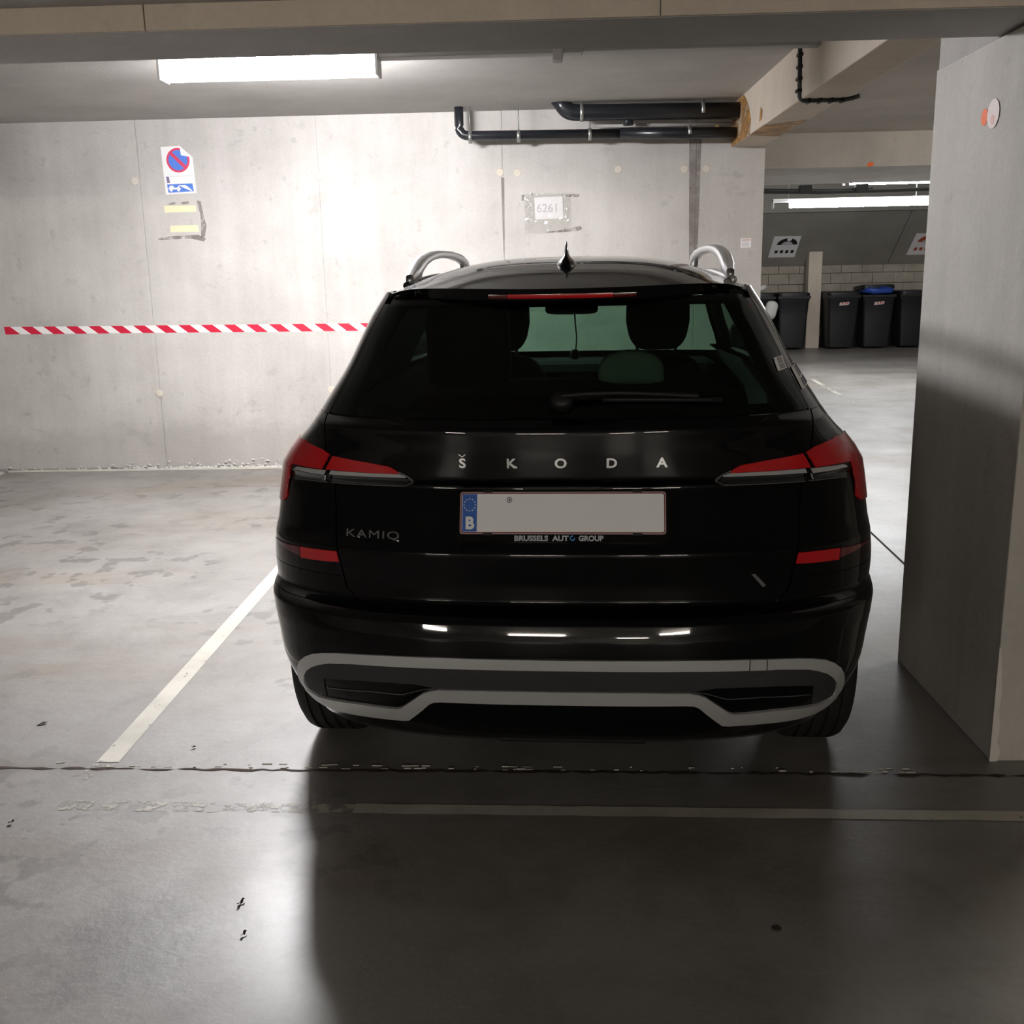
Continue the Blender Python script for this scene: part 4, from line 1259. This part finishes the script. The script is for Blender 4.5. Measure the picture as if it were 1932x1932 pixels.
# ---- tail lights
def lens(name, cols, mat, parent, s, off=0.004, rim=0.008, rows_=5, sub=4):
    """cols: (u or ('x',x), zlo, zhi) -> raised lens on the body"""
    cc = []
    for c, lo, hi in cols:
        u = ux(c[1], (lo + hi) / 2) if isinstance(c, tuple) else c
        cc.append((u, lo, hi))
    dense = []
    for a, b in zip(cc, cc[1:]):
        for k in range(sub):
            t = k / sub
            dense.append(tuple(a[i] + (b[i] - a[i]) * t for i in range(3)))
    dense.append(cc[-1])
    rows = [[(s * u, lo + (hi - lo) * r_ / rows_) for u, lo, hi in dense] for r_ in range(rows_ + 1)]
    return grid_part(name, rows, mat, parent, off, rim)
X = lambda v: ('x', v)
for s in (-1, 1):
    tl = empty('tail_light', (0, 0, 0))
    tl.parent = car
    u_out = 0.96
    lens('red_lens', [(X(.638), .943, .984), (X(.665), .943, .994), (X(.70), .943, 1.000), (X(.735), .942, 1.005), (X(.750), .930, 1.006)], M_RED, tl, s)
    ua = ux(.750, .96)
    lens('red_lens', [(ua, .893, 1.006), (ux(.772, .90), .850, 1.007), (ux(.785, .90), .836, 1.007), (ux(.80, .90), .832, 1.006), (0.86, .828, 1.004), (u_out, .826, .998)], M_RED, tl, s)
    lens('clear_strip', [(X(.640), .930, .9415), (X(.70), .930, .9405), (X(.735), .931, .939), (X(.746), .930, .934)], M_CLEAR, tl, s, 0.003)
    lens('smoked_insert', [(X(.640), .909, .929), (X(.70), .909, .929), (X(.746), .903, .929)], M_SMOKE, tl, s, 0.003)
    lens('clear_edge', [(X(.640), .912, .929), (X(.644), .912, .929)], M_CLEAR, tl, s, 0.0045, 0.004, 2, 2)
    lens('lamp_bezel', [(X(.636), .9055, .9085), (X(.70), .9045, .9075), (X(.748), .900, .903)], M_BEZEL, tl, s, 0.0045, 0.006, 1)
    # half on the tailgate
    lens('red_lens', [(X(.424), .9445, .947), (X(.435), .9445, .954), (X(.455), .9445, .963), (X(.52), .944, .971), (X(.58), .944, .9765), (X(.626), .9435, .981)], M_RED, tl, s)
    lens('clear_strip', [(X(.405), .9355, .9375), (X(.425), .935, .9435), (X(.52), .934, .943), (X(.624), .932, .9425)], M_CLEAR, tl, s, 0.003)
    lens('smoked_insert', [(X(.398), .924, .930), (X(.415), .912, .935), (X(.52), .911, .934), (X(.620), .909, .932)], M_SMOKE, tl, s, 0.003)
    lens('lamp_bezel', [(X(.386), .924, .928), (X(.398), .917, .921), (X(.412), .9085, .9125), (X(.52), .907, .910), (X(.625), .9055, .9085)], M_BEZEL, tl, s, 0.0045, 0.006, 1)
    lens('lamp_bezel', [(X(.386), .924, .9285), (X(.400), .936, .940), (X(.425), .948, .9515)], M_BEZEL, tl, s, 0.0045, 0.006, 1)

# ---- lettering
def surf(x, z, h):
    u = ux(x, z)
    return (P(u, z) + NR(u, z) * h)[:]
for ch_, x in (('\u0160', -0.254), ('K', -0.129), ('O', -0.003), ('D', 0.125), ('A', 0.251)):
    vs, fs = text_geo('S' if ch_ == '\u0160' else ch_, 0.034, 0.0010, 0.003, 'CENTER')
    mb = MB().add([surf(x + a * 1.12, 0.9655 + b, 0.001 + c) for a, b, c in vs], fs)
    if ch_ == '\u0160':    # haczek, drawn as a small v
        for s in (-1, 1):
            pts = [(0.0, 0.0272), (s * 0.007, 0.0335), (s * 0.0115, 0.0335), (0.0, 0.0295 - 0.001)]
            pts = [(0.0, 0.0292), (s * 0.0075, 0.0345), (s * 0.0110, 0.0345), (0.0, 0.0268)]
            mb.prism(pts, lambda a, b, h: surf(x + a, 0.9655 + b, h), 0.001, 0.004)
    mb.build('badge_letter', M_CHROME, car)
vs, fs = text_geo('KAMIQ', 0.033, 0.0, 0.003, 'LEFT', 1.15)
wmax = max(a for a, b, c in vs)
MB().add([surf(-0.575 + a * 0.15 / wmax, 0.7765 + b * 0.85, 0.001 + c) for a, b, c in vs], fs).build('model_badge', M_CHROME, car)

# ---- number plate
pl = empty('number_plate', (0, 0, 0))
pl.parent = car
def plane(a, b, h):
    """plate plane, leaning with the tailgate"""
    t = (b - 0.798) / 0.095
    nn = Vector((0, -0.095, 0.037)).normalized()
    p = Vector((a, 0.085 + 0.037 * t, b)) + nn * h
    return p[:]
def rrect(x0, x1, z0, z1, r, k=5):
    out = []
    for cx_, cz_, a0 in ((x1 - r, z1 - r, 0), (x0 + r, z1 - r, PI / 2), (x0 + r, z0 + r, PI), (x1 - r, z0 + r, 1.5 * PI)):
        out += [(cx_ + r * math.cos(a0 + PI / 2 * j / k), cz_ + r * math.sin(a0 + PI / 2 * j / k)) for j in range(k + 1)]
    return out
MB().prism(rrect(-0.267, 0.267, 0.778, 0.902, 0.008), plane, -0.012, 0.008).build('plate_frame', M_GLOSSBLK, pl)
MB().prism(rrect(-0.262, 0.262, 0.796, 0.898, 0.007), plane, 0.008, 0.0095).build('plate_edge', principled('plate_rim_grey', (0.42, 0.30, 0.30), 0.4), pl)
MB().prism(rrect(-0.2595, 0.2595, 0.7985, 0.8955, 0.006), plane, 0.0095, 0.0100).build('plate_border', M_MAROON, pl)
MB().prism(rrect(-0.2570, 0.2570, 0.801, 0.893, 0.005), plane, 0.0100, 0.0112).build('plate_sheet', M_PLATE, pl)
MB().prism([(-0.2555, 0.802), (-0.218, 0.802), (-0.218, 0.892), (-0.2555, 0.892)], plane, 0.0112, 0.0117).build('eu_band', M_EUBLUE, pl)
vs, fs = text_geo('B', 0.040, 0.0018, 0.0, 'CENTER')
MB().add([plane(-0.2365 + a, 0.809 + b, 0.0122) for a, b, c in vs], fs).build('country_letter', M_PLATE, pl)
mb = MB()
for k in range(12):
    a = 2 * PI * k / 12
    pts = [(-0.237 + 0.0145 * math.cos(a) + (0.0022 if j % 2 == 0 else 0.0010) * math.sin(PI * j / 5), 0.866 + 0.0145 * math.sin(a) + (0.0022 if j % 2 == 0 else 0.0010) * math.cos(PI * j / 5)) for j in range(10)]
    mb.prism(pts, plane, 0.0117, 0.0121)
mb.build('star_ring', M_PLATE, pl)
ring = MB()
ro, ri = circle(-0.135, 0.878, 0.0070, 20), circle(-0.135, 0.878, 0.0055, 20)
ring.add([plane(a, b, 0.0118) for a, b in ro + ri], [(i, (i + 1) % 20, 20 + (i + 1) % 20, 20 + i) for i in range(20)])
vs, fs = text_geo('B', 0.009, 0.0003, 0.0, 'CENTER')
ring.add([plane(-0.135 + a, 0.875 + b, 0.0118) for a, b, c in vs], fs)
ring.build('approval_mark', M_INK, pl)
for x in (-0.19, 0.19):
    MB().prism([(x - 0.012, 0.896), (x + 0.012, 0.896), (x + 0.012, 0.902), (x - 0.012, 0.902)], plane, 0.008, 0.0115).build('frame_clip', M_DARKPL, pl)
    MB().prism([(x - 0.012, 0.794), (x + 0.012, 0.794), (x + 0.012, 0.799), (x - 0.012, 0.799)], plane, 0.008, 0.0115).build('frame_clip', M_DARKPL, pl)
# dealer strip: white words, the O of AUTO is an open blue ring
vs1, fs1 = text_geo('BRUSSELS  AUT', 0.0175, 0.0007, 0.0)
w1 = max(a for a, b, c in vs1)
x0 = -0.122
sc1 = 0.139 / w1
MB().add([plane(x0 + a * sc1, 0.7805 + b, 0.0086) for a, b, c in vs1], fs1).build('dealer_text', M_GREYTXT, pl)
vs2, fs2 = text_geo('GROUP', 0.0175, 0.0007, 0.0)
w2 = max(a for a, b, c in vs2)
MB().add([plane(0.042 + a * 0.063 / w2, 0.7805 + b, 0.0086) for a, b, c in vs2], fs2).build('dealer_text', M_GREYTXT, pl)
mb = MB()
k = 24
a0, a1 = math.radians(70), math.radians(70 + 300)
outr = [(0.0265 + 0.0066 * math.cos(a0 + (a1 - a0) * i / k), 0.7868 + 0.0066 * math.sin(a0 + (a1 - a0) * i / k)) for i in range(k + 1)]
inr = [(0.0265 + 0.0040 * math.cos(a0 + (a1 - a0) * i / k), 0.7868 + 0.0040 * math.sin(a0 + (a1 - a0) * i / k)) for i in range(k + 1)]
mb.add([plane(a, b, 0.0086) for a, b in outr + inr], [(i, i + 1, k + 2 + i, k + 1 + i) for i in range(k)])
mb.build('dealer_ring', M_LBLUE, pl)

# ---- tailgate handle lip and plate lamps
MB().bbox(-0.10, 0.10, 0.100, 0.128, 0.908, 0.918, 0.003).build('tailgate_handle', M_DARKPL, car)
for x in (0.02,):
    MB().bbox(x - 0.012, x + 0.012, 0.108, 0.13, 0.9085, 0.918, 0.002).build('reversing_camera', M_GLOSSBLK, car)

# ---- wiper
wp = empty('rear_wiper', (0, 0, 0))
wp.parent = car
def wsurf(x, z, h):
    return surf(x, z, h)
a = Vector(surf(0.0, 1.122, 0.0))
nn = NR(0.0, 1.122)
t1 = Vector((1, 0, 0))
t2 = nn.cross(t1).normalized()
MB().lathe([(0.0, 0.024), (0.022, 0.023), (0.030, 0.019), (0.032, 0.010)], lambda h, r_, an: (a + nn * h + (t1 * math.cos(an) * 1.25 + t2 * math.sin(an)) * r_)[:], 24).build('pivot_cap', M_DARKPL, wp, True)
arm = [(0.0, 1.128, 0.030), (0.06, 1.1325, 0.030), (0.14, 1.136, 0.026), (0.24, 1.134, 0.020), (0.34, 1.128, 0.018)]
vs, fs = [], []
for x, z, h in arm:
    for dz, dh in ((-0.007, 0), (0.0, 0.008), (0.007, 0), (0, -0.006)):
        vs.append(surf(x, z + dz, h + dh))
for i in range(len(arm) - 1):
    for k in range(4):
        fs.append((4 * i + k, 4 * i + (k + 1) % 4, 4 * i + 4 + (k + 1) % 4, 4 * i + 4 + k))
MB().add(vs, fs).build('wiper_arm', M_DARKPL, wp, True)
MB().tube([surf(0.10 + 0.30 * k / 10, 1.126 - 0.006 * (k / 10) ** 2, 0.010) for k in range(11)], 0.006, 8).build('wiper_blade', M_DARKPL, wp, True)

# ---- roof rails
for s in (-1, 1):
    rr_ = empty('roof_rail', (0, 0, 0))
    rr_.parent = car
    path = [(0.478, 0.70, 1.437), (0.484, 0.80, 1.452), (0.490, 0.92, 1.476), (0.495, 1.05, 1.497), (0.499, 1.22, 1.514), (0.503, 1.45, 1.525), (0.505, 1.75, 1.528), (0.503, 2.02, 1.519), (0.500, 2.18, 1.500), (0.498, 2.28, 1.470)]
    hw = [0.012, 0.019, 0.020, 0.020, 0.020, 0.020, 0.020, 0.020, 0.018, 0.012]
    hh = [0.014, 0.022, 0.021, 0.017, 0.015, 0.014, 0.014, 0.015, 0.016, 0.014]
    vs, fs = [], []
    n = 12
    for (x, y, z), a_, b_ in zip(path, hw, hh):
        for k in range(n):
            an = 2 * PI * k / n
            ca, sa = math.cos(an), math.sin(an)
            vs.append((s * x + a_ * math.copysign(abs(ca) ** 0.6, ca), y, z + b_ * math.copysign(abs(sa) ** 0.6, sa)))
    for i in range(len(path) - 1):
        for k in range(n):
            fs.append((i * n + k, i * n + (k + 1) % n, (i + 1) * n + (k + 1) % n, (i + 1) * n + k))
    fs += [tuple(range(n)), tuple((len(path) - 1) * n + k for k in range(n))]
    MB().add(vs, fs).build('rail_bar', M_RAIL, rr_, True)
    # rear and front feet: webs standing on the roof
    for ys_, zt in (((0.72, 0.80, 0.92, 1.02), (1.440, 1.452, 1.474, 1.488)), ((2.10, 2.18, 2.26), (1.508, 1.498, 1.474))):
        vs, fs = [], []
        for i, (y, z1) in enumerate(zip(ys_, zt)):
            xx = interp([(p[1], p[0]) for p in path], y)
            for d in (-0.008, 0.008):
                q = min(1, (xx + d) / wroof(y))
                zb_ = zroof(q, y) - 0.004
                if i == len(ys_) - 1 and ys_[0] < 1:
                    zb_ = z1 - 0.012
                vs += [(s * (xx + d), y, zb_), (s * (xx + d), y, z1)]
        for i in range(len(ys_) - 1):
            o_ = 4 * i
            fs += [(o_, o_ + 4, o_ + 5, o_ + 1), (o_ + 2, o_ + 6, o_ + 7, o_ + 3), (o_, o_ + 2, o_ + 6, o_ + 4)]
        MB().add(vs, fs).build('rail_foot', M_RAIL, rr_)
    # base rail lying on the roof
    MB().tube([(s * 0.488, y, zroof(0.488 / wroof(y), y) + 0.002) for y in [0.70 + 0.1 * k for k in range(17)]], 0.012, 8).build('rail_base', M_RAIL if s > 0 else M_DARKPL, rr_, True)

# ---- shark fin antenna
mb = MB()
rows = []
prof = [(0.0, 0.031, 0.085), (0.008, 0.029, 0.082), (0.018, 0.022, 0.072), (0.026, 0.013, 0.06), (0.034, 0.0085, 0.050), (0.050, 0.0055, 0.036), (0.064, 0.0035, 0.024), (0.070, 0.0015, 0.015)]
n = 20
y0, zb_ = 0.60, 1.464
for h, hw_, hl in prof:
    yy = y0 - h * 0.55 + 0.0
    for k in range(n):
        an = 2 * PI * k / n
        yl = yy + 0.02 * h / 0.07 + hl * math.sin(an)
        slope = 0.10 * (yl - y0) * max(0, 1 - h / 0.02)
        mb.v.append((hw_ * math.cos(an), yl, zb_ + h + slope))
for i in range(len(prof) - 1):
    for k in range(n):
        mb.f.append((i * n + k, i * n + (k + 1) % n, (i + 1) * n + (k + 1) % n, (i + 1) * n + k))
        mb.m.append(0)
mb.f.append(tuple((len(prof) - 1) * n + k for k in range(n)))
mb.m.append(0)
mb.build('roof_antenna', M_PAINT, car, True)

# ---- barcode stickers on the right pillar
def skew_patch(name, quad, mat, off, parent=car, k=5, by_u=True):
    rows = []
    (a, b, c, d) = quad
    for i in range(k + 1):
        t = i / k
        l = (a[0] + (d[0] - a[0]) * t, a[1] + (d[1] - a[1]) * t)
        r_ = (b[0] + (c[0] - b[0]) * t, b[1] + (c[1] - b[1]) * t)
        rw = []
        for j in range(3):
            xx, zz = l[0] + (r_[0] - l[0]) * j / 2, l[1] + (r_[1] - l[1]) * j / 2
            rw.append((xx if by_u else ux(xx, zz), zz))
        rows.append(rw)
    return grid_part(name, rows, mat, parent, off, 0.0015)
def barcode(quad):
    """quad in (loop parameter, height)"""
    o = skew_patch('barcode_sticker', quad, M_WHITE, 0.004)
    (a, b, c, d) = quad
    lerp = lambda p, q, t: (p[0] + (q[0] - p[0]) * t, p[1] + (q[1] - p[1]) * t)
    t = 0.06
    while t < 0.93:
        wv = random.choice((0.010, 0.018, 0.026))
        if not (0.52 < t < 0.60):
            l0, r0, l1, r1 = lerp(a, d, t), lerp(b, c, t), lerp(a, d, t + wv), lerp(b, c, t + wv)
            qd = (lerp(l0, r0, 0.25), lerp(l0, r0, 0.85), lerp(l1, r1, 0.85), lerp(l1, r1, 0.25))
            skew_patch('barcode_line', qd, M_INK, 0.0048, o, 1)
        t += wv + random.choice((0.025, 0.04))
barcode(((0.60, 1.216), (0.685, 1.220), (0.675, 1.188), (0.59, 1.183)))
barcode(((0.73, 1.188), (0.90, 1.196), (0.88, 1.142), (0.71, 1.132)))
# scuff on the right of the tailgate
skew_patch('scuff_mark', ((0.480, 0.688), (0.490, 0.688), (0.520, 0.655), (0.512, 0.650)), principled('scuff_grey', (0.12, 0.12, 0.12), 0.6), 0.001, car, 5, False)

# ---- wheels
def wheel(x, y, s):
    wr = empty('wheel', (x, y, 0.325))
    wr.parent = car
    W2, R_ = 0.1025, 0.325
    prof = [(-0.070, 0.215), (-0.098, 0.225), (-0.105, 0.262), (-0.100, 0.296), (-0.086, 0.315), (-0.072, 0.322)]
    for g in (-0.052, -0.018, 0.018, 0.052):
        prof += [(g - 0.0065, 0.325), (g - 0.005, 0.317), (g + 0.005, 0.317), (g + 0.0065, 0.325)]
    prof += [(0.072, 0.322), (0.086, 0.315), (0.100, 0.296), (0.105, 0.262), (0.098, 0.225), (0.070, 0.215)]
    o = MB().lathe(prof, lambda h, r_, a: (h, r_ * math.cos(a), r_ * math.sin(a)), 72, closed=True).build('tyre', M_TYRE, wr)
    smoothify(o, 28)
    rim = [(0.070, 0.216), (0.078, 0.214), (0.074, 0.200), (-0.02, 0.190), (-0.07, 0.205)]
    MB().lathe([(s * h, r_) for h, r_ in rim], lambda h, r_, a: (h, r_ * math.cos(a), r_ * math.sin(a)), 48, closed=True).build('rim', M_RIM, wr, True)
    for k in range(5):
        a = 2 * PI * k / 5
        mb = MB()
        mb.prism([(-0.034, 0.03), (0.034, 0.03), (0.020, 0.20), (-0.020, 0.20)], lambda p, q, h: (s * (0.045 + h), q * math.cos(a) - p * math.sin(a), q * math.sin(a) + p * math.cos(a)), 0.0, 0.02)
        mb.build('spoke', M_RIM, wr)
    MB().lathe([(0.04, 0.045), (0.07, 0.042), (0.072, 0.03)], lambda h, r_, a: (s * h, r_ * math.cos(a), r_ * math.sin(a)), 24).build('hub_cap', M_RIM, wr, True)
    MB().lathe([(-0.02, 0.15), (0.0, 0.15)], lambda h, r_, a: (s * h, r_ * math.cos(a), r_ * math.sin(a)), 32).build('brake_disc', M_BEZEL, wr, True)
for s in (-1, 1):
    for y in (RYA, FYA):
        wheel(s * 0.735, y, s)

# ---- door mirrors
for s in (-1, 1):
    mb = MB()
    mb.sbox((s * 0.875, 2.66, 1.03), (0.19, 0.12, 0.14), 0.5, 24, 14)
    mb.build('door_mirror', M_PAINT, car, True)
    MB().tube([(s * 0.78, 2.66, 1.0), (s * 0.82, 2.66, 1.012)], 0.022, 10).build('mirror_stalk', M_DARKPL, car, True)

# ---- cabin
for s in (-1, 1):
    seat = empty('front_seat', (s * 0.335, 2.0, 0.36))
    seat.parent = car
    MB().sbox((0, 0.02, 0.40), (0.50, 0.16, 0.70), 0.4, 24, 16, 0, lambda p: (p[0] * (1 - 0.25 * max(0, (p[2] - 0.45)) / 0.3), p[1] - 0.12 * (p[2] - 0.4), p[2])).build('seat_back', M_SEAT, seat, True)
    MB().sbox((0, 0.30, 0.10), (0.52, 0.52, 0.16), 0.4).build('seat_cushion', M_SEAT, seat, True)
    MB().sbox((0, -0.03, 0.885), (0.265, 0.11, 0.235), 0.42, 28, 16, 0, lambda p: (p[0] * (1 - 0.25 * max(0, 0.86 - p[2]) / 0.1), p[1], p[2])).build('headrest', M_SEAT, seat, True)
    for d in (-0.085, 0.075):
        MB().tube([(d, -0.03, 0.70), (d, -0.03, 0.80)], 0.007, 8).build('headrest_post', M_BEZEL, seat, True)
rs = empty('rear_bench', (0, 1.35, 0.36))
rs.parent = car
MB().sbox((0, -0.02, 0.36), (1.26, 0.18, 0.66), 0.3, 32, 16, 0, lambda p: (p[0], p[1] - 0.18 * (p[2] - 0.35), p[2] + 0.03 * (1 - (p[0] / 0.63) ** 2))).build('bench_back', M_SEAT, rs, True)
MB().sbox((0, 0.28, 0.12), (1.26, 0.50, 0.18), 0.3).build('bench_cushion', M_SEAT, rs, True)
o = MB().sbox((0.205, -0.10, 0.715), (0.235, 0.10, 0.15), 0.45, 28, 16, 0, lambda p: (p[0], p[1], p[2] + 0.028 * (1 - ((p[0] - 0.205) / 0.118) ** 2) * (1 if p[2] > 0.71 else 0))).build('headrest', M_PALE, rs, True)
o['label'] = 'pale grey rounded headrest behind the rear window'
MB().sbox((-0.375, -0.10, 0.84), (0.30, 0.10, 0.33), 0.42, 28, 16, 0, lambda p: (p[0] * 1.0 + 0.02 * max(0, 0.9 - p[2]), p[1], p[2])).build('headrest', M_SEAT, rs, True)
MB().bbox(-0.68, 0.68, 2.78, 3.28, 0.70, 1.015, 0.05).build('dashboard', M_SEAT, car)
MB().bbox(-0.60, 0.60, 0.30, 1.20, 0.66, 0.72, 0.02).build('boot_floor', M_SEAT, car)
im = empty('inner_mirror', (-0.045, 2.68, 1.29))
im.parent = car
MB().sbox((0, 0, 0), (0.26, 0.03, 0.075), 0.4, 24, 12).build('mirror_body', M_DARKPL, im, True)
MB().sbox((0.0, 0.02, 0.05), (0.14, 0.06, 0.07), 0.5).build('mirror_foot', M_DARKPL, im, True)
# ornament dangling from the mirror
cw = math.radians(-3.0)
def car_to_world(x, y, z):
    return (0.0304 + x * math.cos(cw) - y * math.sin(cw), 2.471 + x * math.sin(cw) + y * math.cos(cw), z)
orn = empty('hanging_ornament', car_to_world(-0.03, 2.66, 1.26), cw, 'small dark ornament dangling on a cord inside the windscreen', 'ornament')
MB().tube([(0, 0, 0.0), (0.004, 0, -0.06), (0.010, 0, -0.12), (0.004, 0, -0.185)], 0.004, 8).build('cord', M_DARKPL, orn, True)
MB().sbox((0.0, 0, -0.20), (0.045, 0.03, 0.05), 0.7).build('bauble', M_DARKPL, orn, True)
